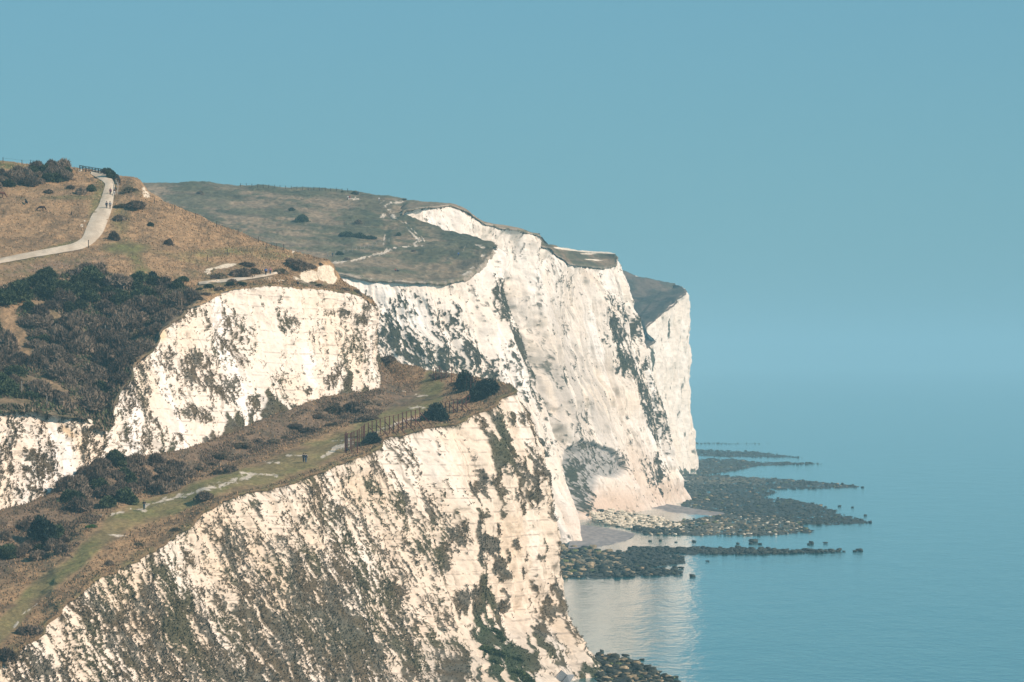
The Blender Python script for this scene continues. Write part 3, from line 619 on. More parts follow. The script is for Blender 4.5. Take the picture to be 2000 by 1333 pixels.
lip = g0.copy(); lip[:, 0] += .4; lip[:, 2] -= .8
V = loft([lip, g0, gm_, g1, g1 + np.array([0, 60, -6]), g1 + np.array([0, 300, -60])], [0, .01, .45, .85, .92, 1], 220)
V = V + edge_wobble(V, 2.0, 12.0)
px, py = proj(V); X, Y = V[..., 0], V[..., 1]
n1 = fbm(X / 6, Y / 20, None, 4, 611)
col = lerp(C(.15, .115, .085), C(.075, .075, .055), sst(-.3, .35, n1))
ln_ = np.minimum(polydist(px, py, [(1210, 575, 1.6), (1245, 582, 1.6), (1290, 590, 1.6), (1325, 590, 1.4)]), polydist(px, py, [(1215, 700, 1.5), (1235, 640, 1.5), (1265, 600, 1.4)]))
ln_ = np.minimum(ln_, polydist(px, py, [(1225, 640, 1.5), (1250, 615, 1.5), (1290, 570, 1.2)]))
col = lerp(col, C(.04, .045, .034), sst(1.6, .6, ln_) * .8)
wm = blobs(px, py, [(1245, 538, 5, 4, 0, 1), (1310, 590, 10, 2, -20, .5)])
col = lerp(col, C(.7, .62, .5), sst(.45, .6, wm))
V[..., 2] += n1 * .8
patch('hill', V, col, M_FARGRASS, 'fargrass', .85)

# ------------------------------------------------------------------ sea
m = bpy.data.materials.new('sea_water'); N, L, b = nodes_of(m)
b.inputs['Base Color'].default_value = (.010, .135, .15, 1); b.inputs['Roughness'].default_value = .08; b.inputs['IOR'].default_value = 1.33
tc = N.new('ShaderNodeTexCoord')
def wave(sx, sy, detail, rot=0.0):
    mp = N.new('ShaderNodeMapping'); mp.inputs['Scale'].default_value = (sx, sy, 1); mp.inputs['Rotation'].default_value = (0, 0, rot)
    L.new(tc.outputs['Object'], mp.inputs['Vector'])
    n = N.new('ShaderNodeTexNoise'); n.inputs['Scale'].default_value = 1; n.inputs['Detail'].default_value = detail; n.inputs['Roughness'].default_value = .6
    L.new(mp.outputs[0], n.inputs['Vector']); return n.outputs[0]
b1 = N.new('ShaderNodeBump'); b1.inputs['Strength'].default_value = .26; b1.inputs['Distance'].default_value = .6
b2 = N.new('ShaderNodeBump'); b2.inputs['Strength'].default_value = .24; b2.inputs['Distance'].default_value = 1.6
L.new(wave(.35, .16, 4, .25), b1.inputs['Height']); L.new(wave(.06, .022, 3, -.15), b2.inputs['Height'])
L.new(b1.outputs[0], b2.inputs['Normal']); L.new(b2.outputs[0], b.inputs['Normal'])
xs = np.concatenate([np.linspace(-30000, -400, 12), np.linspace(-300, 900, 25), np.linspace(1000, 30000, 12)])
ys = np.concatenate([np.linspace(-600, 500, 5), np.linspace(560, 2600, 40), np.linspace(2800, 30000, 16)])
Xg, Yg = np.meshgrid(xs, ys)
me = grid_mesh('sea', np.stack([Xg, Yg, 0 * Xg], -1)[:, ::-1], np.full((*Xg.shape, 3), .1))
tag(link('sea', me, m), kind='structure')

# ------------------------------------------------------------------ shore: wave-cut reefs, shingle
REEFS = {  # polygon in photo pixels, share of dark weedy rock (rest is bare tan chalk rock), rock size range m
 'a_tan': ([(1086, 1066), (1150, 1072), (1200, 1082), (1212, 1104), (1180, 1118), (1090, 1128)], .5, (.7, 2.5), 150),
 'a_dark': ([(1170, 1082), (1250, 1074), (1332, 1086), (1338, 1100), (1250, 1112), (1180, 1112)], .97, (.7, 1.8), 150),
 'a_line': ([(1230, 1070), (1450, 1073), (1560, 1076), (1640, 1076), (1640, 1080), (1470, 1084), (1330, 1083), (1230, 1080)], 1.0, (.7, 1.8), 230),
 'a_front': ([(1092, 1118), (1250, 1110), (1320, 1116), (1332, 1124), (1200, 1129), (1092, 1131)], .9, (.9, 2.2), 110),
 'b_cream': ([(1150, 1004), (1220, 1010), (1300, 1020), (1336, 1031), (1240, 1036), (1158, 1022)], .08, (.4, 2.0), 330),
 'b_mix': ([(1260, 1030), (1330, 1018), (1450, 1000), (1540, 1014), (1592, 1040), (1500, 1047), (1380, 1047), (1265, 1046), (1225, 1036)], .6, (.5, 1.5), 420),
 'b_edge': ([(1225, 1026), (1262, 1032), (1330, 1036), (1330, 1046), (1270, 1044), (1230, 1034)], 1.0, (1.0, 2.4), 40),
 'b_dark': ([(1300, 970), (1420, 968), (1540, 976), (1600, 986), (1640, 1005), (1702, 1020), (1690, 1024), (1600, 1026), (1480, 1018), (1420, 1002), (1380, 984)], .95, (.6, 1.6), 460),
 'b_fill': ([(1322, 976), (1400, 970), (1445, 990), (1425, 1006), (1380, 1002), (1335, 991)], .6, (.4, 1.2), 90),
 'c_top': ([(1330, 925), (1430, 930), (1560, 938), (1640, 946), (1694, 952), (1560, 957), (1440, 956), (1340, 955)], .85, (.6, 1.5), 300),
 'c_mid': ([(1325, 945), (1480, 950), (1520, 962), (1450, 984), (1350, 980)], .85, (.6, 1.5), 230),
 'd_low': ([(1358, 896), (1450, 898), (1480, 903), (1600, 905), (1612, 907), (1480, 911), (1420, 924), (1360, 930)], .92, (.6, 1.5), 240),
 'd_top': ([(1357, 878), (1480, 883), (1570, 895), (1450, 894), (1357, 891)], 1.0, (.7, 1.6), 130),
 'd_thin': ([(1358, 865), (1430, 866), (1510, 867), (1430, 868.5), (1358, 868)], 1.0, (.5, 1.0), 40),
 'e_dark': ([(1138, 1284), (1200, 1281), (1232, 1292), (1290, 1318), (1330, 1333), (1350, 1350), (1180, 1350)], .75, (.6, 1.8), 170),
 'e_tan': ([(1220, 1308), (1262, 1316), (1320, 1340), (1310, 1350), (1230, 1350)], .3, (.6, 1.4), 40),
}
gx, gy = np.meshgrid(np.linspace(1070, 1730, 660), np.concatenate([np.linspace(1140, 1000, 220), np.linspace(999, 858, 300)]))
def reef_sheet(gx, gy, keys, key):
    V = sea_pt(gx, gy, 0.0); X, Y = V[..., 0], V[..., 1]
    wob = 6 * fbm(X / 6, Y / 40, None, 4, 701)
    msk = np.full_like(gx, -1.0)
    for k in keys:
        poly = REEFS[k][0]; ins = inpoly(gx + wob, gy + wob * .3, poly)
        d = polydist(gx + wob, (gy + wob * .3), poly + poly[:1], 4.0)
        msk = np.maximum(msk, np.where(ins, np.clip(d / 14, 0, 1), -np.clip(d / 14, 0, 1)))
    V[..., 2] = -1.7 + 1.1 * sst(-.85, -.25, msk) + sst(-.5, .5, msk) * .72 + .9 * fbm(X / 1.8, Y / 6, None, 4, 703, .6) * sst(-.5, .3, msk)
    n = fbm(X / 1.5, Y / 6, None, 3, 705)
    tanm = blobs(gx, gy, [(1150, 1095, 70, 26, 0, .6), (1420, 1030, 130, 20, 0, .45), (1420, 940, 90, 8, 0, .5), (1240, 1020, 100, 16, 0, .9), (1380, 960, 40, 20, 0, .3)])
    col = lerp(C(.035, .042, .036), C(.20, .165, .10), np.clip(tanm + .3 * n, 0, 1))
    return V, col * (1 + .4 * n)[..., None], msk > -.9
V, col, mk = reef_sheet(gx, gy, [k for k in REEFS if not k.startswith('e_') and k != 'd_thin'], 'reef')
tag(link('reef', grid_mesh('reef', V, col, True, mk), ground_mat('reef_rock', 1.2, .4, .6, .7)), kind='structure')
gx2, gy2 = np.meshgrid(np.linspace(1110, 1380, 200), np.linspace(1400, 1262, 120))
V, col, mk = reef_sheet(gx2, gy2, ['e_dark', 'e_tan'], 'reef')
tag(link('reef', grid_mesh('reef', V, col, True, mk), bpy.data.materials['reef_rock']), kind='structure')
def beach(poly, crest):
    """a gently sloping sheet of shingle: outline in photo pixels, crest edge raised"""
    pts = np.array([p[:2] for p in poly], float); zs = np.array([p[2] for p in poly])
    V = np.array([sea_pt(p[0], p[1], p[2]) for p in poly]); c = V.mean(0)
    rings = [c + (V - c) * t for t in np.linspace(0.02, 1, 16)]
    G = np.array(rings); G = np.concatenate([G, G[:, :1]], 1)
    G = G.repeat(1, 0); dense = np.array([[np.interp(np.linspace(0, G.shape[1] - 1, 120), np.arange(G.shape[1]), r[:, j]) for j in range(3)] for r in G]).transpose(0, 2, 1)
    dense[..., 2] += .12 * fbm(dense[..., 0] / 2, dense[..., 1] / 6, None, 3, 711)
    n = fbm(dense[..., 0] / 1.2, dense[..., 1] / 5, None, 3, 713)
    col = lerp(C(.20, .185, .18), C(.30, .27, .25), sst(-.4, .4, n))
    tag(link('beach', grid_mesh('beach', dense, col), M_CHALK), kind='structure')
beach([(1130, 1026, .9), (1160, 1028, .8), (1190, 1033, .6), (1218, 1038, .4), (1240, 1043, .2), (1236, 1049, .06), (1222, 1057, .02), (1200, 1063, 0), (1178, 1067, 0), (1150, 1071, .2), (1110, 1072, .6), (1115, 1045, .9)], 0)
beach([(1258, 978, .9), (1285, 981, .9), (1310, 986, .9), (1345, 992, .8), (1385, 998, .6), (1414, 1002, .4), (1420, 1006, .3), (1380, 1009, -.1), (1340, 1010, -.2), (1305, 1007, -.3), (1280, 1002, -.3), (1250, 994, -.3)], 0)

# ------------------------------------------------------------------ haze
hz = bmesh.new(); bmesh.ops.create_cube(hz, size=1.0)
me = bpy.data.meshes.new('haze'); hz.to_mesh(me); hz.free()
hm = bpy.data.materials.new('sea_haze'); hm.use_nodes = True; t = hm.node_tree; t.nodes.clear()
o_ = t.nodes.new('ShaderNodeOutputMaterial'); pv = t.nodes.new('ShaderNodeVolumePrincipled')
pv.inputs['Color'].default_value = (.455, .805, .945, 1); pv.inputs['Density'].default_value = .00015; pv.inputs['Anisotropy'].default_value = .0
t.links.new(pv.outputs[0], o_.inputs['Volume'])
hob = link('haze', me, hm); tag(hob, kind='stuff')
hob.scale = (62000, 32000, 185); hob.location = (0, 14900, 87.5)

# ------------------------------------------------------------------ foliage
def tri_cloud(Cn, D_, size, elong, r):
    """one small leaf or twig triangle at each centre, pointing roughly along D_"""
    n = len(Cn)
    d = D_ + r.normal(0, .45, (n, 3)); d /= np.linalg.norm(d, axis=1, keepdims=True) + 1e-9
    a = np.cross(d, r.normal(0, 1, (n, 3))); a /= np.linalg.norm(a, axis=1, keepdims=True) + 1e-9
    sz = size * r.uniform(.6, 1.4, (n, 1))
    V = np.stack([Cn - a * sz * .5 - d * sz * elong * .4, Cn + a * sz * .5 - d * sz * elong * .4, Cn + d * sz * elong * .6], 1).reshape(-1, 3)
    return V, np.arange(3 * n).reshape(n, 3)
def dome(rx, rz, c, nu_, nv_, seed, amp=.25):
    th = np.linspace(0, 2 * np.pi, nu_, endpoint=False)[None]; ph = np.linspace(-.35, np.pi / 2, nv_)[:, None]
    d = np.stack([np.cos(th) * np.cos(ph), np.sin(th) * np.cos(ph), np.sin(ph) + 0 * th], -1)
    k_ = 1 + amp * fbm(d[..., 0] * 2, d[..., 1] * 2, d[..., 2] * 2 + seed, 3, seed)
    V = d * k_[..., None] * np.array([rx, rx, rz]) + np.array(c)
    i = np.arange(nu_ * nv_).reshape(nv_, nu_); j = np.roll(i, -1, 1)
    q = np.stack([i[:-1], j[:-1], j[1:], i[1:]], -1).reshape(-1, 4)
    return V.reshape(-1, 3), np.concatenate([q[:, [0, 1, 2]], q[:, [0, 2, 3]]])
def join(parts):
    o, Vs, Fs = 0, [], []
    for V_, F_ in parts: Vs.append(V_); Fs.append(F_ + o); o += len(V_)
    return np.concatenate(Vs), np.concatenate(Fs)
def shrub_mesh(seed, kind):
    """unit shrub: about 1 radius, 1 high"""
    r = np.random.default_rng(seed); parts = []
    nl = {'twig': 8, 'ivy': 9, 'ever': 10, 'low': 6}[kind]
    H = {'twig': .95, 'ivy': 1.0, 'ever': 1.25, 'low': .6}[kind]
    for i in range(nl):
        a = r.uniform(0, 6.28); q = r.uniform(.1, .62) if i else 0
        rad = r.uniform(.34, .52) * (1.15 if not i else 1)
        cz = H * (r.uniform(.28, .62) if i else .60) * (1 - .45 * q)
        c = np.array([q * math.cos(a), q * math.sin(a), cz])
        parts.append(dome(rad * .78, rad * .80, c - [0, 0, .05], 12, 6, seed + i, .35))
        n = {'twig': 260, 'ivy': 300, 'ever': 280, 'low': 240}[kind]
        d = r.normal(0, 1, (n, 3)); d[:, 2] = np.abs(d[:, 2]) * 1.1 - .25; d /= np.linalg.norm(d, axis=1, keepdims=True)
        p = c + d * rad * r.uniform(.72, 1.12, (n, 1)) * np.array([1, 1, 1.0])
        if kind == 'twig':
            dd = d * .7 + np.array([-.12, 0, .75]); parts.append(tri_cloud(p, dd, .075, 3.0, r))
        else:
            parts.append(tri_cloud(p, d + np.array([0, 0, .2]), .12 if kind == 'ivy' else .10, 1.4 if kind == 'ivy' else 2.0, r))
    p = np.column_stack([r.uniform(-.9, .9, 160), r.uniform(-.9, .9, 160), r.uniform(.0, .3, 160)]); p = p[np.hypot(p[:, 0], p[:, 1]) < .95]
    parts.append(tri_cloud(p, np.array([0, 0, .8]) + 0 * p, .11, 2.2, r))
    V_, F_ = join(parts); V_[:, 2] -= .10
    return raw_mesh('foliage', V_, F_)
M_TWIG = mottled('bare_twigs', (.090, .072, .052), (.225, .172, .122), 2.2, .9, .40)
M_IVY = mottled('ivy_leaves', (.028, .046, .022), (.075, .095, .042), 2.5, .7, .35)
M_EVER = mottled('evergreen_leaves', (.010, .024, .020), (.026, .046, .030), 3.0, .6, .2)
M_GORSE = mottled('gorse', (.085, .082, .045), (.18, .135, .090), 2.5, .8, .35)
M_GREEN = mottled('fresh_leaves', (.05, .12, .02), (.10, .19, .04), 3.0, .6)
M_CLIFFBUSH = mottled('cliff_bush_leaves', (.050, .075, .026), (.12, .15, .055), 2.5, .7, .25)
M_BARK = mottled('bark', (.045, .036, .028), (.10, .082, .065), 4, .9)
MATS = {'twig': M_TWIG, 'ivy': M_IVY, 'ever': M_EVER, 'low': M_GORSE}
PROTO = {k: [shrub_mesh(100 * (j + 1) + i * 7, k) for i in range(n)] for j, (k, n) in enumerate([('twig', 5), ('ivy', 4), ('ever', 3), ('low', 3)])}
for k_, L_ in PROTO.items():
    for me_ in L_: me_.materials.append(MATS[k_])
def stem_mesh(seed):
    """a short leaning trunk that forks into limbs inside the crown"""
    r = np.random.default_rng(seed); parts = []
    def limb(p0, p1, r0, r1):
        d = p1 - p0; a = np.cross(d, [0.3, 1, .2]); a /= np.linalg.norm(a); b_ = np.cross(d, a); b_ /= np.linalg.norm(b_)
        th = np.arange(6) * math.pi / 3
        ring = lambda p, q: p + q * (np.cos(th)[:, None] * a + np.sin(th)[:, None] * b_)
        i = np.arange(6); j = (i + 1) % 6
        parts.append((np.concatenate([ring(p0, r0), ring(p1, r1)]), np.concatenate([np.stack([i, j, j + 6], 1), np.stack([i, j + 6, i + 6], 1)])))
    f = np.array([.03, 0, .32]); limb(np.array([0, 0, -.15]), f, .075, .055)
    for k in range(5):
        a = k * 1.26 + r.uniform(-.4, .4); e = f + np.array([math.cos(a) * .42, math.sin(a) * .42, r.uniform(.25, .55)]); limb(f, e, .045, .015)
    V_, F_ = join(parts); return raw_mesh('trunk', V_, F_)
STEM = stem_mesh(5); STEM.materials.append(M_BARK)
def shrub(kind, p, R, label, group=None, H=1.0, name='shrub', cat='shrub', parts=False, lean=0.0, seed=None, mat=None):
    i = rng.integers(0, 99) if seed is None else seed
    me_ = PROTO[kind][i % len(PROTO[kind])]
    if parts:
        o = empty(name, p)
        c = bpy.data.objects.new('crown', me_); COL.objects.link(c); c.parent = o
        t = bpy.data.objects.new('trunk', STEM); COL.objects.link(t); t.parent = o
        if mat:
            c.material_slots[0].link = 'OBJECT'; c.material_slots[0].material = mat
    else:
        o = bpy.data.objects.new(name, me_); COL.objects.link(o); o.location = p
        if mat:
            o.material_slots[0].link = 'OBJECT'; o.material_slots[0].material = mat
    o.scale = (R, R, R * H); o.rotation_euler = (0, lean, rng.uniform(0, 6.28) if not lean else 0)
    return tag(o, label, cat, group)

# single shrubs worth pointing at: kind, photo x, y of the foot, radius m, height factor, sheet, label
SINGLE = [
 ('ever', 907, 764, 2.9, 1.25, 'ledge', 'tall dark evergreen tree at the tip of the ledge inside the rusty fence', 'evergreen_tree', 'tree'),
 ('ever', 952, 772, 3.6, .80, 'ledge', 'broad dark evergreen bush spilling to the cliff edge beside the tall evergreen', 'evergreen_shrub', 'shrub'),
 ('ever', 932, 782, 2.4, .70, 'ledge', 'small dark evergreen bush at the far end of the rusty fence row', 'evergreen_shrub', 'shrub'),
 ('ever', 853, 823, 3.2, .95, 'ledge', 'domed dark evergreen bush breaking the rusty post row half way along', 'evergreen_shrub', 'shrub'),
 ('ever', 727, 864, 2.0, .85, 'ledge', 'low dark evergreen bush beside the fenced enclosure of rusty posts', 'evergreen_shrub', 'shrub'),
 ('ever', 80, 1062, 2.7, 1.45, 'ledge', 'pointed dark evergreen tree in the thicket at the lower left of the ledge', 'evergreen_tree', 'tree'),
 ('ivy', 18, 1085, 2.3, .9, 'ledge', 'round dark green bush at the left edge of the ledge thicket', 'shrub', 'shrub'),
 ('twig', 399, 976, 2.1, .72, 'ledge', 'dark twiggy bush standing alone on the chalk strip of the ledge track', 'shrub', 'shrub'),
 ('twig', 452, 922, 1.5, .9, 'ledge', 'rounded grey brown bush on the inner edge of the ledge track', 'shrub', 'shrub'),
 ('twig', 425, 926, 1.7, .5, 'ledge', 'flat brown bush next to the rounded one by the ledge track', 'shrub', 'shrub'),
 ('twig', 15, 1290, 2.3, .8, 'ledge', 'dark brown bush on the cliff edge in the bottom corner', 'shrub', 'shrub'),
 ('twig', 58, 1240, 2.0, .8, 'ledge', 'brown bush above the bottom corner where the track leaves the picture', 'shrub', 'shrub'),
 ('twig', 212, 1104, .95, .9, 'ledge', 'small dark shrub alone on the tan grass near the cliff edge', 'shrub', 'shrub'),
 ('low', 270, 1066, 1.4, .5, 'ledge', 'low grey shrub on the dry grass above the near cliff edge', 'shrub', 'shrub'),
 ('low', 345, 1036, 1.2, .5, 'ledge', 'low brown shrub on the cliff edge below the lone chalk strip bush', 'shrub', 'shrub'),
 ('low', 180, 1030, 1.2, .5, 'ledge', 'bright green patch of leaves beside the ledge track', 'shrub', 'shrub'),
 ('twig', 760, 706, 2.4, .55, 'ledge', 'low dark bush on the skyline mound behind the upper chalk face', 'shrub', 'shrub'),
 ('twig', 858, 738, 2.2, .6, 'ledge', 'grey bramble inside the far rusty posts', 'shrub', 'shrub'),
 ('low', 890, 752, 1.6, .55, 'ledge', 'pale bramble between the far rusty posts and the tall evergreen', 'shrub', 'shrub'),
 ('low', 472, 870, 2.8, .30, 'ledge', 'long low dark green bush on the slope under the upper chalk face', 'shrub', 'shrub'),
 ('low', 428, 893, 1.6, .4, 'ledge', 'small green bush on the slope left of the long low one', 'shrub', 'shrub'),
 ('twig', 720, 822, 3.0, .42, 'ledge', 'flat dark scrub patch where the slope meets the ledge grass', 'shrub', 'shrub'),
 ('twig', 690, 806, 3.0, .75, 'ledge', 'grey brown thicket against the foot of the upper chalk face', 'shrub', 'shrub'),
 ('low', 650, 806, 2.6, .8, 'ledge', 'greenish scrub against the foot of the upper chalk face', 'shrub', 'shrub'),
 ('twig', 600, 846, 2.2, .5, 'ledge', 'low brown scrub left of the greenish scrub under the upper face', 'shrub', 'shrub'),
 ('twig', 100, 329, 2.0, 1.0, 'hill', 'dark bush on the hilltop skyline, left of the wide one', 'shrub', 'shrub'),
 ('twig', 126, 332, 2.6, 1.0, 'hill', 'wide rounded bush on the hilltop skyline left of the timber fence', 'shrub', 'shrub'),
 ('twig', 73, 325, 1.0, .8, 'hill', 'small round bush on the skyline among the hilltop fence posts', 'shrub', 'shrub'),
 ('ivy', 221, 349, 1.5, 1.75, 'hill', 'tall windswept dark tree leaning over the timber fence', 'windswept_tree', 'tree'),
 ('ivy', 205, 338, 1.1, 1.1, 'hill', 'small dark bush behind the timber fence beside the windswept tree', 'shrub', 'shrub'),
 ('ivy', 179, 374, 1.4, 1.1, 'hill', 'dark green bush left of the chalk path below the timber fence', 'shrub', 'shrub'),
 ('twig', 157, 379, 1.4, 1.15, 'hill', 'grey brown bush next to the dark green one left of the chalk path', 'shrub', 'shrub'),
 ('twig', 138, 369, .9, 1.1, 'hill', 'narrow dark bush left of the grey brown pair by the path', 'shrub', 'shrub'),
 ('twig', 95, 377, 1.5, .5, 'hill', 'flat grey bush under the hilltop scrub band', 'shrub', 'shrub'),
 ('twig', 262, 406, 2.6, .68, 'hill', 'broad dark bush right of the chalk path on the hill shoulder', 'shrub', 'shrub'),
 ('low', 240, 403, 1.8, .4, 'hill', 'low brown scrub between the chalk path and the broad dark bush', 'shrub', 'shrub'),
 ('low', 252, 374, 2.0, .7, 'hill', 'brown scrub below the crag at the end of the timber fence', 'shrub', 'shrub'),
 ('twig', 232, 431, 1.6, .95, 'hill', 'dark bush at the right edge of the chalk path, upper of two', 'shrub', 'shrub'),
 ('twig', 221, 470, 1.6, 1.25, 'hill', 'dark bush right of the chalk path, lower of two, shadow across the chalk', 'shrub', 'shrub'),
 ('ivy', 293, 442, .95, 1.0, 'hill', 'small round dark bush on the brown slope, upper of two', 'shrub', 'shrub'),
 ('twig', 331, 479, 1.2, 1.2, 'hill', 'small upright dark bush on the brown slope, lower of two', 'shrub', 'shrub'),
 ('ever', 298, 553, 1.6, 1.25, 'hill', 'dark upright evergreen at the right head of the scrub slope', 'evergreen_tree', 'tree'),
 ('ivy', 358, 549, 1.4, .75, 'hill', 'dark green bush left of where the lower footpath starts', 'shrub', 'shrub'),
 ('twig', 585, 528, 2.6, .85, 'hill', 'dark brown thicket on the shoulder above the chalk knoll', 'shrub', 'shrub'),
 ('twig', 566, 521, 2.2, .85, 'hill', 'brown thicket left of the one above the chalk knoll', 'shrub', 'shrub'),
 ('twig', 604, 524, 1.6, .7, 'hill', 'dark thicket overhanging the chalk knoll', 'shrub', 'shrub'),
 ('low', 548, 534, 2.0, .7, 'hill', 'green scrub by the footpath below the brown thicket', 'shrub', 'shrub'),
 ('twig', 625, 518, .8, .7, 'hill', 'tiny dark bush on top of the chalk knoll', 'shrub', 'shrub'),
 ('twig', 478, 541, 2.2, .9, 'hill', 'dark bush beside the footpath left of the walking pair', 'shrub', 'shrub'),
 ('twig', 462, 539, 1.7, .85, 'hill', 'dark bush under the bare chalk scar, right of the green one', 'shrub', 'shrub'),
 ('low', 430, 543, 1.8, .8, 'hill', 'green bush under the bare chalk scar', 'shrub', 'shrub'),
 ('low', 497, 534, 1.8, .8, 'hill', 'olive bush above the footpath behind the walking pair', 'shrub', 'shrub'),
 ('twig', 480, 520, 2.4, .35, 'hill', 'flat dark bush on the brown slope above the chalk scar', 'shrub', 'shrub'),
 ('twig', 452, 553, 1.2, .8, 'hill', 'dark bush on the near side of the footpath', 'shrub', 'shrub'),
 ('twig', 695, 574, 1.5, .6, 'hill', 'dark bush on the rim of the upper chalk face below the knoll', 'shrub', 'shrub'),
 ('twig', 672, 567, 1.2, .5, 'hill', 'low dark bush on the rim between the seated person and the corner', 'shrub', 'shrub'),
 ('ivy', 591, 434, 3.1, .95, 'down', 'large round dark bush alone on the far green down', 'shrub', 'shrub'),
 ('ivy', 570, 412, 1.4, .9, 'down', 'small bush on the far down above the large round one', 'shrub', 'shrub'),
 ('twig', 700, 437, 2.0, .8, 'down', 'grey bush on the far down above the dark gorse bank', 'shrub', 'shrub'),
 ('ivy', 678, 463, 3.4, .6, 'down', 'dark gorse bank on the far down, left of three mounds', 'shrub', 'shrub'),
 ('ivy', 700, 465, 3.6, .5, 'down', 'dark gorse bank on the far down, middle of three mounds', 'shrub', 'shrub'),
 ('ivy', 722, 467, 3.0, .4, 'down', 'dark gorse bank on the far down, right of three mounds', 'shrub', 'shrub'),
 ('ivy', 663, 500, 1.9, .9, 'down', 'round bush beside the pale post fence on the far down', 'shrub', 'shrub'),
 ('twig', 676, 508, 1.4, .7, 'down', 'small grey bush below the pale post fence on the far down', 'shrub', 'shrub'),
 ('ivy', 779, 460, 1.2, 1.1, 'down', 'small upright bush left of the zigzag chalk trail', 'shrub', 'shrub'),
 ('twig', 807, 492, .9, .8, 'down', 'small bush below the foot of the zigzag chalk trail', 'shrub', 'shrub'),
 ('ivy', 692, 380, 1.5, .9, 'down', 'dark bush on the far skyline beside two standing people', 'shrub', 'shrub'),
 ('ivy', 668, 376, .7, .8, 'down', 'tiny bush on the far skyline at the end of the fence', 'shrub', 'shrub'),
 ('twig', 391, 380, 1.6, 1.0, 'down', 'grey bush below the far skyline behind the brown hill', 'shrub', 'shrub'),
]
for q in SINGLE:
    kind, x, y, R_, H_, sheet, lab, nm, ct = q
    sheet_keys = {'down': ('down', 'strip')}.get(sheet, (sheet,))
    p = at(x, y, *sheet_keys); p.z -= .05
    shrub(kind, p, R_, lab, None, H_, nm, ct, parts=sheet != 'down' or R_ > 3, mat=M_GREEN if 'bright green' in lab else None, lean=-.45 if 'leaning' in lab else 0, seed=int(x))

def scatter(poly, key, n, gap, avoid=None, cond=None):
    x, y, V_ = PATCH[key]; ok = inpoly(x, y, poly)
    if avoid is not None: ok &= ~(avoid(x, y))
    idx = np.flatnonzero(ok); rng.shuffle(idx); out = []
    # spread over the picture area, not over the mesh density
    for j in idx[:60000]:
        if all((x[j] - a) ** 2 + ((y[j] - b_) * 1.3) ** 2 > gap * gap for a, b_, _ in out):
            out.append((x[j], y[j], V_[j]))
            if len(out) >= n: break
    return out
SCRUB = [(-10, 566), (50, 545), (100, 540), (165, 528), (205, 530), (245, 552), (285, 545), (320, 552), (372, 566), (378, 585), (345, 612), (312, 640), (300, 668), (268, 700), (246, 735), (226, 775), (214, 815), (160, 800), (90, 792), (-10, 790)]
tanfree = lambda x, y: blobs(x, y, [(25, 640, 20, 50, -30, 1), (50, 690, 36, 18, 40, 1), (30, 598, 60, 8, -6, 1), (210, 745, 26, 8, 50, .8), (150, 640, 24, 6, 20, .7), (190, 665, 26, 7, 18, .9), (265, 690, 12, 18, -40, .7), (110, 760, 46, 10, 40, .9), (60, 742, 30, 8, 20, .7), (20, 786, 50, 8, 0, .8), (100, 612, 34, 8, 30, .8)]) > .36
sc = scatter(SCRUB, 'hill', 124, 16.5, tanfree)
GN = {'a': 'bushes of the scrub slope under the path', 'b': 'bushes of the hilltop scrub band', 'c': 'bushes of the ledge thicket', 'd': 'bushes of the lower left thicket'}
for x, y, p in sc:
    gband = fbm(np.array([x / 60]), np.array([(y + .4 * x) / 30]), None, 2, 801)[0] + .35 * math.exp(-((y - (560 - .02 * x)) / 26) ** 2) - .10
    kind = 'ivy' if gband > .20 else 'twig'
    row = 'upper' if y < 600 else ('middle' if y < 690 else 'lower')
    shrub(kind, Vector(p) - Vector((0, 0, .2)), rng.uniform(1.9, 3.3), ('dark ivy green bush in the %s part of the steep scrub slope' if kind == 'ivy' else 'bare purple brown bush in the %s part of the steep scrub slope') % row,
          GN['a'] + ', %s %s' % (row, 'green' if kind == 'ivy' else 'brown'), rng.uniform(.75, 1.15))
for x, y, p in scatter([(-8, 345), (40, 332), (100, 330), (138, 338), (138, 352), (100, 357), (60, 366), (-8, 368)], 'hill', 26, 13):
    kind = 'ivy' if rng.random() < .2 else 'twig'
    shrub(kind, Vector(p), rng.uniform(1.3, 2.2), 'dark green bush in the hilltop scrub band above the horses' if kind == 'ivy' else 'bare purple brown bush in the hilltop scrub band above the horses', GN['b'] + (', green' if kind == 'ivy' else ', brown'), rng.uniform(.85, 1.2))
for x, y, p in scatter([(125, 960), (165, 918), (215, 905), (300, 905), (355, 918), (372, 938), (340, 960), (280, 972), (240, 985), (200, 1000), (140, 996)], 'ledge', 32, 20):
    kind = 'ivy' if rng.random() < .22 else 'twig'
    shrub(kind, Vector(p), rng.uniform(1.7, 2.7), 'dark green bush in the ledge thicket under the upper chalk face' if kind == 'ivy' else 'bare grey brown bush in the ledge thicket under the upper chalk face', GN['c'] + (', green' if kind == 'ivy' else ', brown'), rng.uniform(.8, 1.15))
for x, y, p in scatter([(-10, 1050), (40, 1030), (110, 1035), (150, 1070), (140, 1090), (80, 1094), (-10, 1094)], 'ledge', 15, 17):
    kind = 'ivy' if rng.random() < .2 else 'twig'
    shrub(kind, Vector(p), rng.uniform(1.2, 2.0), 'dark green bush around the pointed evergreen, lower left of the ledge' if kind == 'ivy' else 'bare brown bush around the pointed evergreen, lower left of the ledge', GN['d'] + (', green' if kind == 'ivy' else ', brown'), rng.uniform(.8, 1.1))
for x, y, p in scatter([(370, 920), (420, 885), (520, 850), (600, 815), (660, 790), (740, 778), (745, 800), (640, 838), (560, 855), (480, 885), (400, 915)], 'ledge', 18, 24):
    shrub('low' if rng.random() < .5 else 'twig', Vector(p), rng.uniform(.9, 1.8), 'low brown scrub on the bank at the foot of the upper chalk face', 'scrub on the bank under the upper face', rng.uniform(.35, .7))
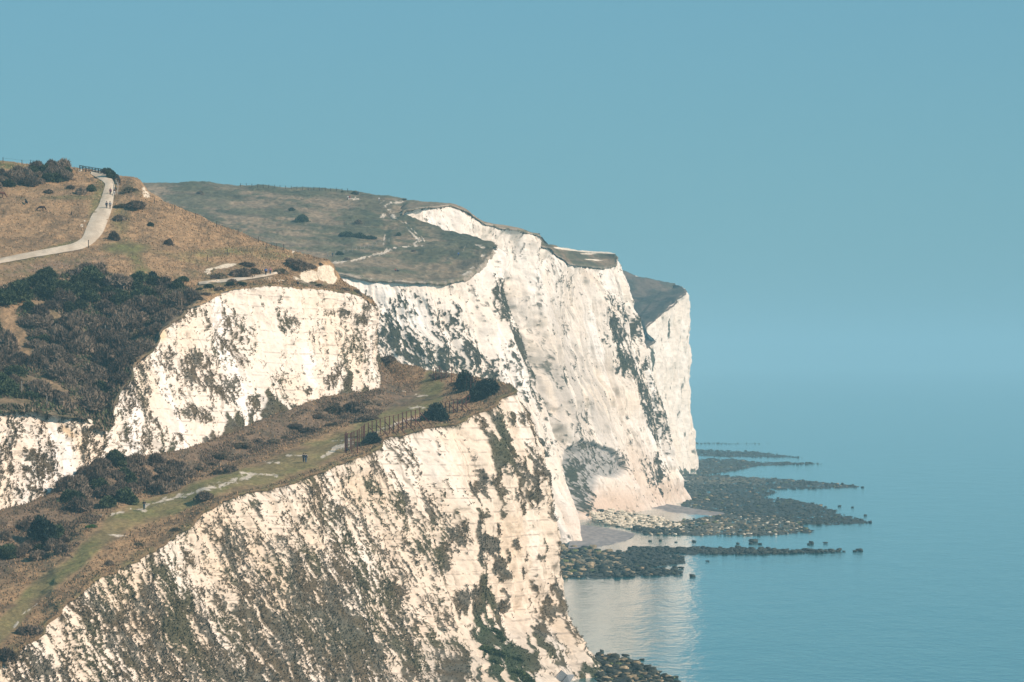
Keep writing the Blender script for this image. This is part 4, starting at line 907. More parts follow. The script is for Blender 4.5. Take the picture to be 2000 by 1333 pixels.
for x, y, p in scatter([(600, 553), (640, 556), (690, 566), (725, 585), (712, 590), (660, 570), (600, 566)], 'hill', 6, 15):
    shrub('low', Vector(p), rng.uniform(.7, 1.2), 'low dark scrub along the rim of the upper chalk face', 'scrub along the upper rim', .6)
for x, y, p in scatter([(380, 565), (460, 553), (480, 556), (420, 570), (385, 590), (350, 610), (350, 600)], 'hill', 10, 15):
    shrub('ivy' if rng.random() < .6 else 'twig', Vector(p), rng.uniform(.9, 1.5), 'green scrub between the lower footpath and the upper chalk rim', 'green scrub below the lower footpath', .55)

for x, y, p in scatter([(930, 1210), (960, 1215), (1000, 1270), (1050, 1300), (1050, 1333), (960, 1333), (940, 1280)], 'near', 9, 18):
    shrub('ivy', Vector(p) - Vector((0, -.8, .9)), rng.uniform(1.6, 2.6), 'fresh green bush at the foot of the near cliff gully, bottom edge', 'green bushes at the foot of the near cliff', .8, mat=M_CLIFFBUSH)

# rough growth clinging to the chalk, one mass per face
def cling(Dt, n, size, name, cond, lab, mat, keep=.5):
    px_, py_ = Dt['px'].ravel(), Dt['py'].ravel(); vg_ = Dt['veg'].ravel(); Vv = Dt['V'].reshape(-1, 3); Nn = np.ascontiguousarray(Dt['n']).reshape(-1, 3)
    idx = np.flatnonzero((vg_ > keep) & cond(px_, py_)); idx = idx[rng.integers(0, len(idx), n)]
    c = Vv[idx] + rng.normal(0, .12, (n, 3)) + Nn[idx] * size * .25
    V_, F_ = tri_cloud(c, Nn[idx] * .6 + np.array([0, 0, .8]), size, 1.5, rng)
    x, y, z = V_[:, 0], V_[:, 1], V_[:, 2]
    g_ = np.repeat(Dt['grn'].ravel()[idx], 3) if 'grn' in Dt else .35 + 0 * x
    col_ = veg_color(x, y, z, g_) * np.repeat(rng.uniform(.75, 1.45, (n, 1)), 3, 0)
    tag(link(name, raw_mesh(name, V_, F_, col_), mat), kind='stuff')
M_CLING = ground_mat('cliff_scrub', 2.0, .2, .0, .95)
cling(NEAR, 90000, .25, 'cliff_vegetation', lambda x, y: (x > -40) & (x < 1200), '', M_CLING)
cling(UPPER, 30000, .22, 'cliff_vegetation', lambda x, y: (x > -20), '', M_CLING)
cling(MID, 26000, .36, 'cliff_vegetation', lambda x, y: (x > 640) & (y < 1060), '', M_CLING)
def turf(key, n, size, cols, cond, name='grass'):
    x, y, V_ = PATCH[key]; idx = np.flatnonzero(cond(x, y)); idx = idx[rng.integers(0, len(idx), n)]
    c = V_[idx] + rng.normal(0, .1, (n, 3)) * [1, 1, .2]
    T, F_ = tri_cloud(c + [0, 0, size * .4], np.array([-.15, 0, 1.0]) + np.zeros((n, 3)), size, 1.6, rng)
    cl = np.array(cols)[rng.integers(0, len(cols), n)] * rng.uniform(.75, 1.25, (n, 1))
    tag(link(name, raw_mesh(name, T, F_, np.repeat(cl, 3, 0)), M_CLING), kind='stuff')
pt = lambda x, y, L_: polydist(x, y, L_)
turf('hill', 28000, .46, [(.15, .115, .080), (.20, .15, .10), (.11, .09, .06), (.07, .085, .04), (.05, .07, .03)], lambda x, y: (inpoly(x, y, SCRUB) | inpoly(x, y, [(-10, 785), (90, 786), (160, 794), (218, 806), (222, 845), (205, 842), (160, 818), (90, 808), (-10, 808)])) & ~tanfree(x, y), 'undergrowth')
BANK = [(370, 925), (400, 880), (500, 840), (580, 806), (650, 778), (745, 762), (762, 790), (740, 812), (650, 838), (560, 862), (470, 895), (420, 915)]
BANK2 = [(-10, 1006), (60, 992), (130, 960), (140, 1000), (200, 1010), (170, 1040), (140, 1090), (-10, 1060)]
bmask = lambda x, y: fbm(x / 34 + .2, y / 13, None, 3, 911) > .02
turf('ledge', 13000, .24, [(.13, .10, .075), (.17, .125, .085), (.09, .085, .055), (.22, .15, .10)], lambda x, y: (inpoly(x, y, BANK) | inpoly(x, y, BANK2)) & bmask(x, y), 'undergrowth')
turf('hill', 20000, .22, [(.42, .27, .15), (.36, .23, .125), (.30, .20, .115), (.25, .18, .10)], lambda x, y: (y < 570) & (pt(x, y, PATH1) > 1.3) & (pt(x, y, PATH2) > 2) & (blobs(x, y, [(620, 535, 45, 25, 0, 1), (440, 520, 34, 6, -10, 1), (245, 485, 45, 12, 0, .9)]) < .3))
turf('ledge', 22000, .24, [(.34, .22, .12), (.26, .17, .10), (.19, .135, .085), (.13, .11, .06)], lambda x, y: (pt(x, y, TRACK) > 1.2))

# ------------------------------------------------------------------ paths as sheets of trodden chalk
def ribbon(name, pts, key, mat, lift=.30, na=7):
    pts = np.array(pts, float); s_ = np.concatenate([[0], np.cumsum(np.hypot(np.diff(pts[:, 0]), np.diff(pts[:, 1])))])
    n = int(s_[-1] / 2.0) + 2; u_ = np.linspace(0, s_[-1], n)
    x, y, w_ = [np.interp(u_, s_, pts[:, j]) for j in range(3)]
    k_ = np.ones(9) / 9
    sm = lambda a: np.convolve(np.pad(a, 4, 'reflect', reflect_type='odd'), k_, 'valid')
    x, y, w_ = sm(x), sm(y), sm(w_)
    tx, ty = np.gradient(x), np.gradient(y); l_ = np.hypot(tx, ty); nx, ny = -ty / l_, tx / l_
    G = np.empty((na, n, 3))
    for j, f in enumerate(np.linspace(-1, 1, na)):
        ww = w_ * (1 + .10 * fbm(u_ / 9, u_ * 0 + np.sign(f) * 5, None, 3, 901))
        g = np.array([at(a, b_, key) for a, b_ in zip(x + nx * ww * f, y + ny * ww * f)])
        for c_ in range(3): g[:, c_] = sm(g[:, c_])
        g[:, 2] += lift * (1 - .6 * f * f); G[j] = g
    col_ = lerp(C(.50, .41, .30), C(.62, .52, .39), sst(-.4, .4, fbm(G[..., 0] / 1.2, G[..., 1] / 6, None, 3, 903)))
    return tag(link(name, grid_mesh(name, G, col_), mat), kind='structure')
ribbon('path', PATH1, 'hill', M_CHALK)
ribbon('path', [(a, b_, c_ * .8) for a, b_, c_ in PATH2], 'hill', M_CHALK)

# ------------------------------------------------------------------ people
def skin_body(name, pts, edges, rad, mat, parent=None, sub=1):
    me_ = bpy.data.meshes.new(name); me_.from_pydata([Vector(p) for p in pts], edges, [])
    o = link(name, me_, mat, parent)
    md = o.modifiers.new('skin', 'SKIN'); md.use_smooth_shade = True
    for i, r_ in enumerate(rad):
        me_.skin_vertices[0].data[i].radius = (r_, r_)
    me_.skin_vertices[0].data[0].use_root = True
    if sub: o.modifiers.new('sub', 'SUBSURF').levels = sub; o.modifiers['sub'].render_levels = sub
    return o
def plain(name, c, rough=.8):
    m = mottled(name, tuple(.8 * v_ for v_ in c), tuple(min(1, 1.15 * v_) for v_ in c), 6, rough); return m
SKIN = plain('skin', (.50, .31, .22), .6); HAIR = plain('hair', (.05, .035, .025)); SHOE = plain('shoe', (.03, .03, .03))
CLOTH = {k: plain('cloth_' + k, c) for k, c in dict(navy=(.02, .03, .06), black=(.018, .018, .022), blue=(.05, .14, .38), grey=(.16, .18, .22), red=(.35, .03, .04), plum=(.13, .03, .07), pink=(.48, .22, .22), white=(.70, .68, .64), jeans=(.035, .09, .16), brown=(.12, .07, .05), teal=(.02, .07, .10)).items()}
def person(p, rz, top_c, leg_c, label, pose='walk', h=1.74, group=None, pack=None):
    o = empty('person', p, rz, label, 'person', group); k = h / 1.74
    if pose == 'sit':
        hip = .12; J = dict(pel=(0, 0, hip), ch=(0, .04, hip + .38), nk=(0, .02, hip + .54), hd=(0, 0, hip + .68))
        legs = [[(s * .09, -.02, hip), (s * .11, -.38, hip + .26), (s * .11, -.62, .05), (s * .12, -.76, .03)] for s in (-1, 1)]
        arms = [[(s * .17, .03, hip + .44), (s * .25, -.08, hip + .20), (s * .16, -.28, hip + .18)] for s in (-1, 1)]
    else:
        hip = .92; J = dict(pel=(0, 0, hip), ch=(0, -.02, 1.28), nk=(0, -.02, 1.47), hd=(0, -.03, 1.62))
        st = .22 if pose == 'walk' else .05
        legs = [[(s * .09, 0, hip - .04), (s * .10, -s * st * .45 - .03, .50), (s * .10, -s * st + .02, .09), (s * .11, -s * st - .12, .03)] for s in (-1, 1)]
        arms = [[(s * .18, -.01, 1.38), (s * .26, s * st * .4 + .03, 1.10), (s * .25, s * st * .8 - .05, .86)] for s in (-1, 1)]
        if pose == 'hold': arms = [[(s * .18, -.01, 1.38), (s * .27, .02, 1.12), (s * .10, -.24, 1.16)] for s in (-1, 1)]
    pts = [J['pel'], J['ch'], J['nk'], J['hd'], (J['hd'][0], J['hd'][1], J['hd'][2] + .09)]; E = [(0, 1), (1, 2), (2, 3), (3, 4)]; R_ = [.125, .14, .052, .098, .07]
    pts.append((J['hd'][0], J['hd'][1] - .12, J['hd'][2] - .01)); E.append((3, 5)); R_.append(.02)      # nose
    for L_ in legs:
        i0 = len(pts); pts += L_; R_ += [.085, .058, .040, .034]; E += [(0, i0), (i0, i0 + 1), (i0 + 1, i0 + 2), (i0 + 2, i0 + 3)]
    for A_ in arms:
        i0 = len(pts); w_ = Vector(A_[2]); d_ = (w_ - Vector(A_[1])).normalized()
        pts += A_ + [tuple(w_ + d_ * .08)]; R_ += [.055, .042, .027, .036]; E += [(1, i0), (i0, i0 + 1), (i0 + 1, i0 + 2), (i0 + 2, i0 + 3)]
        palm = w_ + d_ * .08
        for f in range(4):
            pts.append(tuple(palm + d_ * (.07 - .012 * abs(f - 1.5)) + Vector((0, (f - 1.5) * .022, 0)))); R_.append(.009); E.append((i0 + 3, len(pts) - 1))
        pts.append(tuple(w_ + d_ * .05 + Vector((0, -.06, 0)))); R_.append(.011); E.append((i0 + 3, len(pts) - 1))
    body = skin_body('body', pts, E, R_, SKIN, o, 1)
    # clothes: shells that follow the same joints
    tp, te, tr = [J['pel'], J['ch'], (J['nk'][0], J['nk'][1], J['nk'][2] - .03)], [(0, 1), (1, 2)], [.155, .175, .085]
    for A_ in arms:
        i0 = len(tp); tp += A_; tr += [.078, .060, .046]; te += [(1, i0), (i0, i0 + 1), (i0 + 1, i0 + 2)]
    skin_body('jacket', tp, te, tr, CLOTH[top_c], o)
    lp, le, lr = [(J['pel'][0], J['pel'][1], J['pel'][2] - .02)], [], [.14]
    for L_ in legs:
        i0 = len(lp); lp += L_[:3]; lr += [.105, .075, .058]; le += [(0, i0), (i0, i0 + 1), (i0 + 1, i0 + 2)]
    skin_body('trousers', lp, le, lr, CLOTH[leg_c], o)
    for L_ in legs:
        skin_body('shoe', [(L_[2][0], L_[2][1] + .03, .05), (L_[3][0], L_[3][1], .035)], [(0, 1)], [.052, .045], SHOE, o)
    hd = Vector(J['hd']); V_, F_ = dome(.115, .12, hd + Vector((0, .018, .03)), 14, 6, 3, .05); link('hair', raw_mesh('hair', V_, F_, None, True), HAIR, o)
    if pack:
        c_ = Vector(J['ch']) + Vector((0, .19, -.02)); V_, F_ = dome(.15, .24, c_ - Vector((0, 0, .1)), 12, 8, 5, .1); link('backpack', raw_mesh('backpack', V_, F_, None, True), CLOTH[pack], o)
    o.scale = (k, k, k); return o
WALKERS = [
 (208, 409.5, 3.2, 'navy', 'black', 'person in dark navy walking on the chalk path, left of the lower pair', 'walk', 'hill', None),
 (215, 409.5, 3.2, 'grey', 'brown', 'person in a grey top walking on the chalk path, right of the lower pair', 'walk', 'hill', None),
 (215.5, 383, .1, 'plum', 'black', 'person in a plum red jacket higher up the chalk path', 'walk', 'hill', None),
 (223.5, 382.5, .2, 'brown', 'white', 'person with pale trousers at the path edge by the handrail', 'stand', 'hill', None),
 (519, 539, 2.9, 'blue', 'black', 'person with a blue backpack walking on the lower footpath', 'walk', 'hill', 'blue'),
 (527.5, 537.5, 2.9, 'pink', 'jeans', 'person in a pink top and jeans walking on the lower footpath', 'walk', 'hill', None),
 (581, 556, .6, 'black', 'navy', 'person in dark clothes sitting on the rim of the upper chalk face', 'sit', 'hill', None),
 (592.3, 904, 2.9, 'black', 'black', 'person in black walking arm in arm on the ledge track', 'walk', 'ledge', None),
 (597.2, 904, 3.0, 'navy', 'jeans', 'person in navy jacket and blue jeans on the ledge track', 'walk', 'ledge', None),
 (281, 996.5, .0, 'black', 'teal', 'person standing alone on the ledge track holding a camera', 'hold', 'ledge', None),
 (677, 881, 1.2, 'navy', 'black', 'dark clothed person sitting inside the enclosure of rusty posts', 'sit', 'ledge', None),
 (650, 503, .4, 'teal', 'black', 'dark figure standing at the start of the far down trail', 'stand', 'down', None),
 (772, 530, .9, 'red', 'brown', 'person in red sitting on the far grass near the cliff top', 'sit', 'down', None),
 (776.5, 530.5, .9, 'navy', 'black', 'person in navy sitting beside the one in red on the far grass', 'sit', 'down', None),
 (896, 503, .4, 'blue', 'navy', 'person in bright blue standing on the far cliff top grass', 'stand', 'down', None),
 (679.5, 391, .4, 'white', 'black', 'person in white standing near the far skyline', 'stand', 'down', None),
 (683.5, 391, .4, 'red', 'navy', 'person in red standing near the far skyline', 'stand', 'down', None),
 (695, 382, .4, 'black', 'black', 'dark figure on the far skyline, left of two', 'stand', 'down', None),
 (700, 382.5, .4, 'teal', 'navy', 'dark figure on the far skyline, right of two', 'stand', 'down', None),
 (740.5, 394, .4, 'white', 'grey', 'pale figure at the top of the far chalk trail', 'stand', 'down', None),
]
for x, y, rz, a_, b_, lab, pose, key, pk in WALKERS:
    person(at(x, y, key), rz, a_, b_, lab, pose, pack=pk)

# ------------------------------------------------------------------ ponies
def pony(p, rz, label, graze, coat, k=1.0):
    o = empty('pony', p, rz, label, 'horse', 'ponies on the brown hill')
    hd = [(.72, 0, 1.02), (1.02, 0, .86 if graze else 1.42), (1.22, 0, .42 if graze else 1.62), (1.36, 0, .20 if graze else 1.48), (1.42, 0, .10 if graze else 1.34)]
    pts = [(-.62, 0, 1.00), (-.2, 0, .98), (.25, 0, .97), (.58, 0, 1.02)] + hd[1:]; E = [(i, i + 1) for i in range(7)]; R_ = [.27, .30, .29, .27, .17, .125, .10, .07]
    for s in (-1, 1):
        i = len(pts); pts += [(.52, s * .13, .66), (.55, s * .13, .36), (.53, s * .13, .08), (.57, s * .13, .02)]; R_ += [.115, .065, .045, .055]; E += [(3, i), (i, i + 1), (i + 1, i + 2), (i + 2, i + 3)]
        i = len(pts); pts += [(-.62, s * .14, .70), (-.80, s * .14, .42), (-.74, s * .14, .08), (-.70, s * .14, .02)]; R_ += [.155, .07, .048, .055]; E += [(0, i), (i, i + 1), (i + 1, i + 2), (i + 2, i + 3)]
        e = Vector(hd[2]); i = len(pts); pts += [(e.x - .05, s * .07, e.z + .17)]; R_ += [.03]; E += [(5, i)]
    skin_body('body', pts, E, R_, coat, o)
    dk = CLOTH['black']
    skin_body('tail', [(-.86, 0, 1.05), (-.98, 0, .8), (-.98, 0, .4)], [(0, 1), (1, 2)], [.05, .08, .05], dk, o)
    a, b_ = Vector(hd[1]), Vector(hd[2])
    skin_body('mane', [(.66, 0, 1.24), tuple(a + Vector((-.02, 0, .17))), tuple(b_ + Vector((-.08, 0, .13)))], [(0, 1), (1, 2)], [.05, .075, .04], dk, o)
    o.scale = (k, k, k); return o
BAY = plain('bay_coat', (.13, .055, .03)); DARKBAY = plain('dark_bay_coat', (.055, .028, .022))
pony(at(79, 413, 'hill'), -.15, 'dark pony grazing head down on the brown hill', True, DARKBAY, .98)
pony(at(52, 401, 'hill'), 1.9, 'black brown pony seen end on, left of the grazing one', False, CLOTH['black'], .82)
pony(at(-1, 387, 'hill'), .3, 'chestnut pony cut by the left edge of the picture', True, BAY, 1.15)

# ------------------------------------------------------------------ fences and posts
def bar(bm_, p, q, w_, d_=None):
    p, q = Vector(p), Vector(q); d_ = w_ if d_ is None else d_
    ax = (q - p); L_ = ax.length
    if L_ < 1e-4: return
    m_ = Matrix.Translation((p + q) / 2) @ ax.to_track_quat('Z', 'Y').to_matrix().to_4x4() @ Matrix.Diagonal((w_, d_, L_, 1))
    bmesh.ops.create_cube(bm_, size=1.0, matrix=m_)
def bars(name, segs, mat, parent=None):
    b_ = bmesh.new()
    for sg in segs: bar(b_, *sg)
    me_ = bpy.data.meshes.new(name); b_.to_mesh(me_); b_.free()
    return link(name, me_, mat, parent)
RUST = mottled('rusty_steel', (.085, .030, .024), (.17, .065, .045), 3, .8); WOODD = mottled('dark_timber', (.035, .028, .024), (.075, .060, .050), 3, .9)
WOODP = mottled('pale_timber', (.28, .25, .21), (.42, .38, .32), 3, .9); WIRE = mottled('wire', (.10, .095, .09), (.16, .15, .14), 3, .6)
def fence(name, feet, heights, mat, label, rails=(), w_=.12, rw=.07, group=None, struts=None, railmat=None):
    o = empty(name, feet[0], 0, label, 'fence', group); b0 = Vector(feet[0])
    tops = []
    for f, h_ in zip(feet, heights):
        f = Vector(f); t_ = f + Vector((0, 0, h_)); tops.append(t_)
        bars('post', [(f - b0 - Vector((0, 0, .35)), t_ - b0, w_)], mat, o)
    for fr in rails:
        bars('rail', [(feet[i].lerp(tops[i], fr) - b0, feet[i + 1].lerp(tops[i + 1], fr) - b0, rw) for i in range(len(feet) - 1)], railmat or mat, o)
    if struts:
        for i, dx, dy in struts:
            bars('strut', [(feet[i].lerp(tops[i], .72) - b0, feet[i] + Vector((dx, dy, -.2)) - b0, w_ * .7)], mat, o)
    return o
ppm = lambda p: F / p.y
def row(L_, key):
    feet = [at(x, yb, key) for x, yt, yb in L_]; hs = [(yb - yt) / ppm(f) for (x, yt, yb), f in zip(L_, feet)]
    return feet, hs
ROW = [(712, 828, 858), (719, 826, 854), (727, 823, 851), (735, 821, 849), (743, 818, 848), (752, 815, 848), (761, 813, 848), (769, 811, 846), (778, 809, 843), (786, 806, 842), (794, 804, 838), (803, 802, 836), (811, 800, 832), (820, 797, 828)]
f_, h_ = row(ROW, 'ledge')
fence('rusty_fence', f_, h_, RUST, 'long row of rusty steel posts with slanting struts along the ledge edge', (.97, .45), .18, .06, struts=[(i, 2.3, -1.2) for i in range(1, 14, 2)])
ROW = [(862, 788, 806), (870, 786, 808), (878, 783, 806), (886, 781, 807), (894, 779, 806), (902, 778, 802), (910, 775, 796), (917, 773, 788)]
f_, h_ = row(ROW, 'ledge')
fence('rusty_fence', f_, h_, RUST, 'short row of rusty posts between the domed bush and the tall evergreen', (.97, .45), .18, .06, struts=[(i, 1.8, -.8) for i in (2, 4, 5)])
ENC = [(674, 847, 884), (679, 847, 880), (685, 846, 878), (691, 843, 875), (697, 841, 886), (702, 838, 872), (707, 833, 868), (710, 831, 864)]
f_, h_ = row(ENC, 'ledge')
fence('rusty_enclosure', [f_[0], f_[1], f_[2], f_[3], f_[5], f_[6], f_[7]], [h_[0], h_[1], h_[2], h_[3], h_[5], h_[6], h_[7]], RUST, 'tall cage of rusty posts and cross bars beside the chalk patch on the ledge', (.5, .97), .18, .07)
near = [at(x, y, 'ledge') for x, y in ((676, 885), (687, 886), (698, 886))]
fence('rusty_enclosure', near, [3.9, 4.0, 4.3], RUST, 'near panel of the rusty cage, with the tallest post at its corner', (.25, .5, .75), .2, .07)
ROW = [(847, 719, 742), (851, 719, 744), (858, 718, 730), (862, 722, 746), (871, 728, 740), (881, 716, 748)]
f_, h_ = row(ROW, 'ledge'); fence('rusty_enclosure', f_, [max(1.6, a) for a in h_], RUST, 'far frame of rusty posts with a top bar on the ledge skyline', (.98,), .15, .07)
ROW = [(912, 738, 760), (920, 742, 760), (928, 746, 759), (934, 750, 758)]
f_, h_ = row(ROW, 'ledge'); f_ = [a + Vector((0, -6, .3)) for a in f_]
fence('rusty_fence', f_, [2.4, 2.2, 1.9, 1.5], RUST, 'rusty curved railing in front of the tall evergreen', (.5, .97), .10, .06)
# timber fence over the hilltop
TF = [(156, 327.5, 334), (162, 327.3, 335), (168, 327.2, 336), (174, 327.3, 337), (180, 327.8, 338), (186, 328.7, 339), (192, 330, 340), (197, 331.2, 341), (203, 333, 342.5), (209, 335, 344.5), (214, 335.5, 345.5), (219, 337, 347.5), (225, 339.5, 350), (230, 342, 352), (233, 346, 357), (235, 351, 362)]
f_, h_ = row(TF, 'hill'); fence('timber_fence', f_, [1.25] * len(f_), WOODD, 'dark timber post and rail fence curving round the path at the hilltop', (.35, .65, .93), .20, .15)
HR = [(226, 349, 359), (229, 354, 364), (231, 360, 370), (230, 366, 377), (228, 371, 383)]
f_, h_ = row(HR, 'hill'); fence('handrail', f_, [1.0] * len(f_), WOODP, 'pale handrail along the outer edge of the path below the timber fence', (.5, .95), .10, .08)
def posts(L_, key, mat, name, lab, w_=.12, h=None, wire=(), group=None):
    f_, h_ = row(L_, key); return fence(name, f_, h_ if h is None else [h] * len(f_), mat, lab, wire, w_, .03, group, railmat=WIRE)
posts([(301, 388, 397), (341, 403, 412), (382, 419, 428), (423, 435, 444), (465, 451, 459), (505, 467, 474), (540, 481, 487)], 'hill', WOODD, 'wire_fence', 'thin post and wire fence down the right skyline of the brown hill', .13, 1.25, (.5, .95))
posts([(405, 501, 510), (444, 488, 500), (482, 484, 493), (520, 476, 490), (554, 475, 489)], 'hill', WOODD, 'wire_fence', 'post and wire fence along the green strip above the chalk scar', .14, 1.35, (.5, .95))
posts([(6, 308, 318), (43, 313, 323), (60, 312, 323), (66, 314, 324)], 'hill', WOODD, 'wire_fence', 'thin post and wire fence on the hilltop skyline at the left edge', .13, 1.15, (.9,))
posts([(x, 0, 366.5 + (x - 500) * .052) for x in range(470, 690, 11)], 'down', WOODD, 'wire_fence', 'line of fence posts along the far skyline of the down', .22, 1.4, (.9,))
posts([(x, 0, 501 - (x - 640) * .16 - .0006 * (x - 640) ** 2) for x in range(640, 762, 8)], 'down', WOODP, 'wire_fence', 'line of pale fence posts across the far down beside the trail', .20, 1.3, (.8,))
posts([(160, 0, 670), (170, 0, 671), (178, 0, 676), (184, 0, 675), (190, 0, 668), (197, 0, 660), (206, 0, 655)], 'hill', WOODP, 'old_fence', 'broken pale fence posts in the gap of the scrub slope', .13, 1.9)
posts([(28, 0, 768), (42, 0, 768), (79, 0, 764), (92, 0, 796)], 'hill', WOODP, 'old_fence', 'scattered pale posts low on the scrub slope near the left edge', .13, 2.1)
def single_post(x, yt, yb, key, mat, lab, w_=.16, name='post', cat='post'):
    p = at(x, yb, key); h_ = (yb - yt) / ppm(p); o = bars(name, [(Vector((0, 0, -.3)), Vector((0, 0, h_)), w_), (Vector((-w_ * .7, 0, h_ - .12)), Vector((w_ * .7, 0, h_ - .12)), .08)], mat); o.location = p; return tag(o, lab, cat)
single_post(173, 469, 485, 'hill', WOODD, 'dark marker post at the near bend of the chalk path', .16, 'marker_post')
single_post(140, 414, 421, 'hill', WOODD, 'short dark post on the brown hill below the ponies', .2, 'marker_post')
single_post(939, 526, 540, 'mid', WOODD, 'lone post standing on the white brow of the far cliff', .22, 'marker_post')
# rock fall netting hung from poles on the near cliff foot
nb = at(1100, 1326, 'near') + Vector((0, -1.2, 0)); on_ = empty('rockfall_net', nb, 0, 'grey rock fall netting slung between slanting poles at the foot of the near cliff', 'net')
for a_, b_ in (((-2.6, 0, -.6), (-.3, -.3, 1.7)), ((-1.0, -.6, -1.2), (.6, -.6, .7)), ((1.0, -.4, -.4), (2.2, -.2, .9))): bars('pole', [(Vector(a_), Vector(b_), .09)], WOODD, on_)
b_ = bmesh.new(); L_ = [(-.3, -.3, 1.7), (.7, -.5, .9), (2.2, -.2, .9), (1.2, -.8, -.6), (.2, -1.0, -1.6), (-1.4, -.6, -1.2), (-2.0, -.3, -.3)]
vs_ = [b_.verts.new(q) for q in L_] + [b_.verts.new((q[0], q[1] + .05, q[2])) for q in L_]; n_ = len(L_)
b_.faces.new(vs_[:n_]); b_.faces.new(vs_[n_:][::-1])
for i in range(n_): b_.faces.new((vs_[i], vs_[i + n_], vs_[(i + 1) % n_ + n_], vs_[(i + 1) % n_]))
me_ = bpy.data.meshes.new('net'); b_.to_mesh(me_); b_.free(); link('net', me_, mottled('grey_net', (.24, .25, .25), (.36, .37, .37), 5, .8), on_)
# small bench by the lower footpath
bp = at(418, 547, 'hill'); ob = empty('bench', bp, .2, 'small dark bench on the grass above the lower footpath', 'bench')
bars('seat', [((-.75, 0, .45), (.75, 0, .45), .06, .42)], WOODD, ob); bars('backrest', [((-.75, .2, .75), (.75, .2, .75), .05, .3)], WOODD, ob)
for sx in (-.6, .6): bars('leg', [((sx, 0, -.15), (sx, 0, .45), .09, .36)], WOODD, ob)
# chalk boulders beside the path
def rock_mesh(seed, flat=.7, res=10):
    th = np.linspace(0, 2 * np.pi, res, endpoint=False)[None]; ph = np.linspace(-np.pi / 2, np.pi / 2, res // 2 + 1)[:, None]
    d = np.stack([np.cos(th) * np.cos(ph), np.sin(th) * np.cos(ph), np.sin(ph) + 0 * th], -1)
    k_ = 1 + .55 * fbm(d[..., 0] * 1.6, d[..., 1] * 1.6, d[..., 2] * 1.6 + 7 * seed, 3, seed)
    d = d / (np.abs(d) ** 5).sum(-1, keepdims=True) ** .2 * .92; k_ = k_ + .25 * fbm(d[..., 0] * 4, d[..., 1] * 4, d[..., 2] * 4 + seed, 2, seed + 9)
    V_ = d * k_[..., None] * np.array([1, .8, flat])
    i = np.arange(V_.shape[0] * res).reshape(-1, res); j = np.roll(i, -1, 1)
    q = np.stack([i[:-1], j[:-1], j[1:], i[1:]], -1).reshape(-1, 4)
    return V_.reshape(-1, 3), np.concatenate([q[:, [0, 1, 2]], q[:, [0, 2, 3]]])

# ------------------------------------------------------------------ rocks of the shore
M_WEED = mottled('weedy_rock', (.014, .022, .022), (.055, .060, .042), 1.6, .75, .3)
M_TANR = mottled('tan_rock', (.16, .125, .072), (.36, .28, .17), 1.2, .9, .3)
M_CHKR = mottled('fallen_chalk', (.50, .42, .30), (.72, .64, .50), 1.2, .9, .15)
M_MOSSR = mottled('mossy_rock', (.06, .085, .025), (.14, .15, .06), 1.4, .85, .2)
RK = [rock_mesh(i + 3, r_, 12) for i, r_ in enumerate([.7, .6, .8, .55, .75, .65])]
RKM = {}
for nm_, m_ in (('w', M_WEED), ('t', M_TANR), ('c', M_CHKR), ('m', M_MOSSR)):
    RKM[nm_] = []
    for V_, F_ in RK:
        me_ = raw_mesh('boulder', V_, F_); me_.materials.append(m_); RKM[nm_].append(me_)
items = []
for kx, (poly, dark, (s0, s1), n) in REEFS.items():
    xs_, ys_ = [p[0] for p in poly], [p[1] for p in poly]; got = 0
    while got < n * 3.4:
        x, y = rng.uniform(min(xs_), max(xs_)), rng.uniform(min(ys_), max(ys_))
        if not inpoly(np.array(x), np.array(y), poly): continue
        got += 1
        sz = .6 * s0 + (s1 - .6 * s0) * rng.random() ** 3.0
        tn = 'w' if rng.random() < dark else ('c' if kx == 'b_cream' or (kx.startswith('b_mix') and rng.random() < .35) else ('m' if rng.random() < .2 else 't'))
        p = sea_pt(x, y, 0); p[2] = .17 * sz + .15 if kx[2:] not in ('cream',) else .2 * sz + max(0, (1030 - y) * .10)
        items.append((sz * .55 * F / p[1], sz * .55, p, tn, kx))
for x, y, sz in [(1472, 1060, 2.2), (1466, 1063, 1.2), (1441, 1063, 1.0), (1484, 1064, 1.2), (1585, 1063, 1.4), (1580, 1064, 1.0), (1612, 1062, 1.4), (1678, 1077, 2.0), (1670, 1078, 1.2), (1648, 1078, 1.0), (1352, 1127, 1.4), (1330, 1111, 1.6), (1318, 1112, 1.4), (1300, 1122, 1.8), (1290, 1057, .9), (1270, 1058, .8), (1355, 1059, 1.2), (1320, 1060, .7),
                 (1382, 1097, .8), (1700, 1022, 1.4), (1690, 1008, 1.2), (1665, 992, 1.0), (1640, 990, 1.4), (1632, 998, 1.2), (1670, 1012, .8), (1685, 953, 1.2), (1672, 952, 1.0), (1175, 1274, 1.0), (1170, 1279, .9), (1221, 1283, 1.4), (1206, 1282, .5), (1254, 1290, .9), (1240, 1294, 1.0), (1275, 1307, 1.0), (1245, 1307, 1.5), (1320, 1325, .9), (1137, 1281, .9), (1124, 1271, .9)]:
    p = sea_pt(x, y, 0); p[2] = .2 * sz; items.append((sz * .6 * F / p[1] * 1.5, sz * .6, p, 'w', 'water'))
items.sort(key=lambda t_: -t_[0])
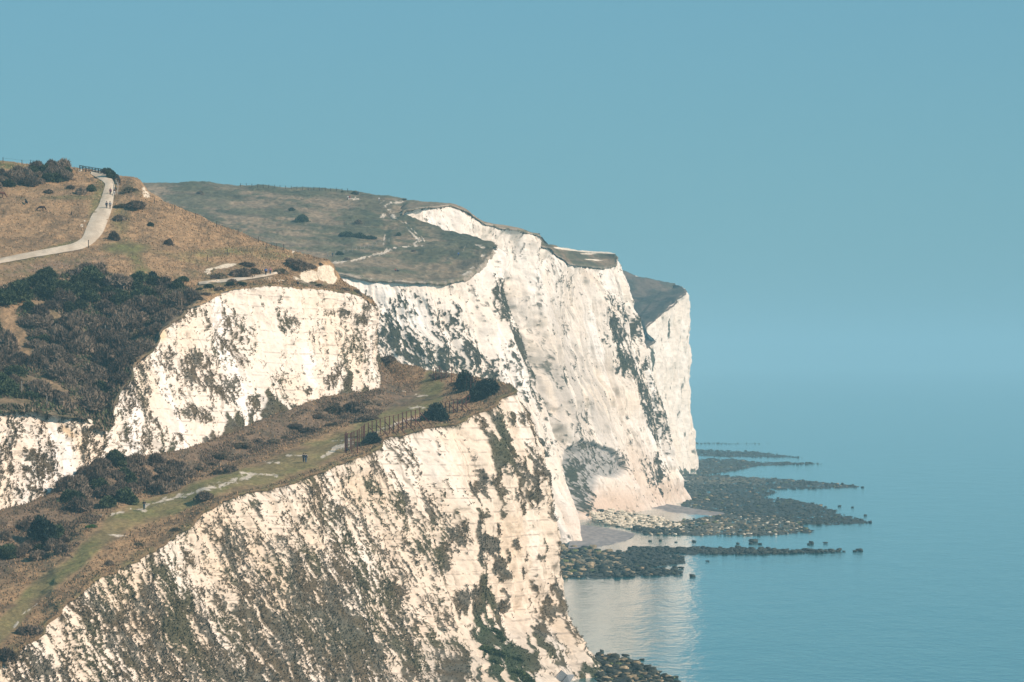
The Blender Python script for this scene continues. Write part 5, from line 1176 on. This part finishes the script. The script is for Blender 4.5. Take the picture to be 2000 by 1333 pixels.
TONE = {'w': 'dark seaweed covered boulder', 't': 'bare tan boulder', 'c': 'pale fallen chalk boulder', 'm': 'green mossy boulder'}
WHERE = {'a_tan': 'in the boulder pile at the foot of the middle cliff', 'a_dark': 'on the nearest of the middle reefs', 'a_line': 'on the thin straight reef line running out to sea', 'a_front': 'along the front edge of the middle boulder pile', 'b_cream': 'in the pale rockfall under the chalk debris cone', 'b_mix': 'on the stony reef beyond the little shingle beach',
         'b_edge': 'at the water edge below the pale rockfall', 'b_dark': 'on the broad dark reef off the far ridge', 'b_fill': 'at the inner end of the broad reef below the far ridge', 'c_top': 'on the long reef off the far headland', 'c_mid': 'on the stony flats under the far headland', 'd_low': 'on the distant reef at the far headland foot', 'd_top': 'on the farthest reef beyond the headland', 'd_thin': 'on the faint last reef line', 'e_dark': 'in the dark rocks at the bottom edge below the near cliff', 'e_tan': 'in the tan rocks at the bottom edge below the near cliff', 'water': 'standing alone in the shallow water'}
rest = []
for k_, (sp, r_, p, tn, kx) in enumerate(items):
    if k_ < 280:
        o = bpy.data.objects.new('boulder', RKM[tn][k_ % 6]); COL.objects.link(o); o.location = p
        o.scale = (r_, r_ * rng.uniform(.8, 1.2), r_ * rng.uniform(.45, 1.1)); o.rotation_euler = (0, 0, rng.uniform(0, 6.28))
        tag(o, TONE[tn] + ' ' + WHERE[kx], 'boulder', 'boulders ' + WHERE[kx] + ', ' + TONE[tn].split(' boulder')[0])
    else: rest.append((r_, p, tn))
for tn, m_ in (('w', M_WEED), ('t', M_TANR), ('c', M_CHKR), ('m', M_MOSSR)):
    parts = []
    for i, (r_, p, t_) in enumerate(rest):
        if t_ != tn: continue
        V_, F_ = RK[i % 6]; a = rng.uniform(0, 6.28); c_, s_ = math.cos(a), math.sin(a)
        parts.append(((V_ @ np.array([[c_, s_, 0], [-s_, c_, 0], [0, 0, 1]])) * r_ * np.array([rng.uniform(.8, 1.4), 1, rng.uniform(.4, 1.0)]) + p, F_))
    if parts:
        V_, F_ = join(parts); tag(link('reef_rocks', raw_mesh('reef_rocks', V_, F_), m_), kind='stuff')
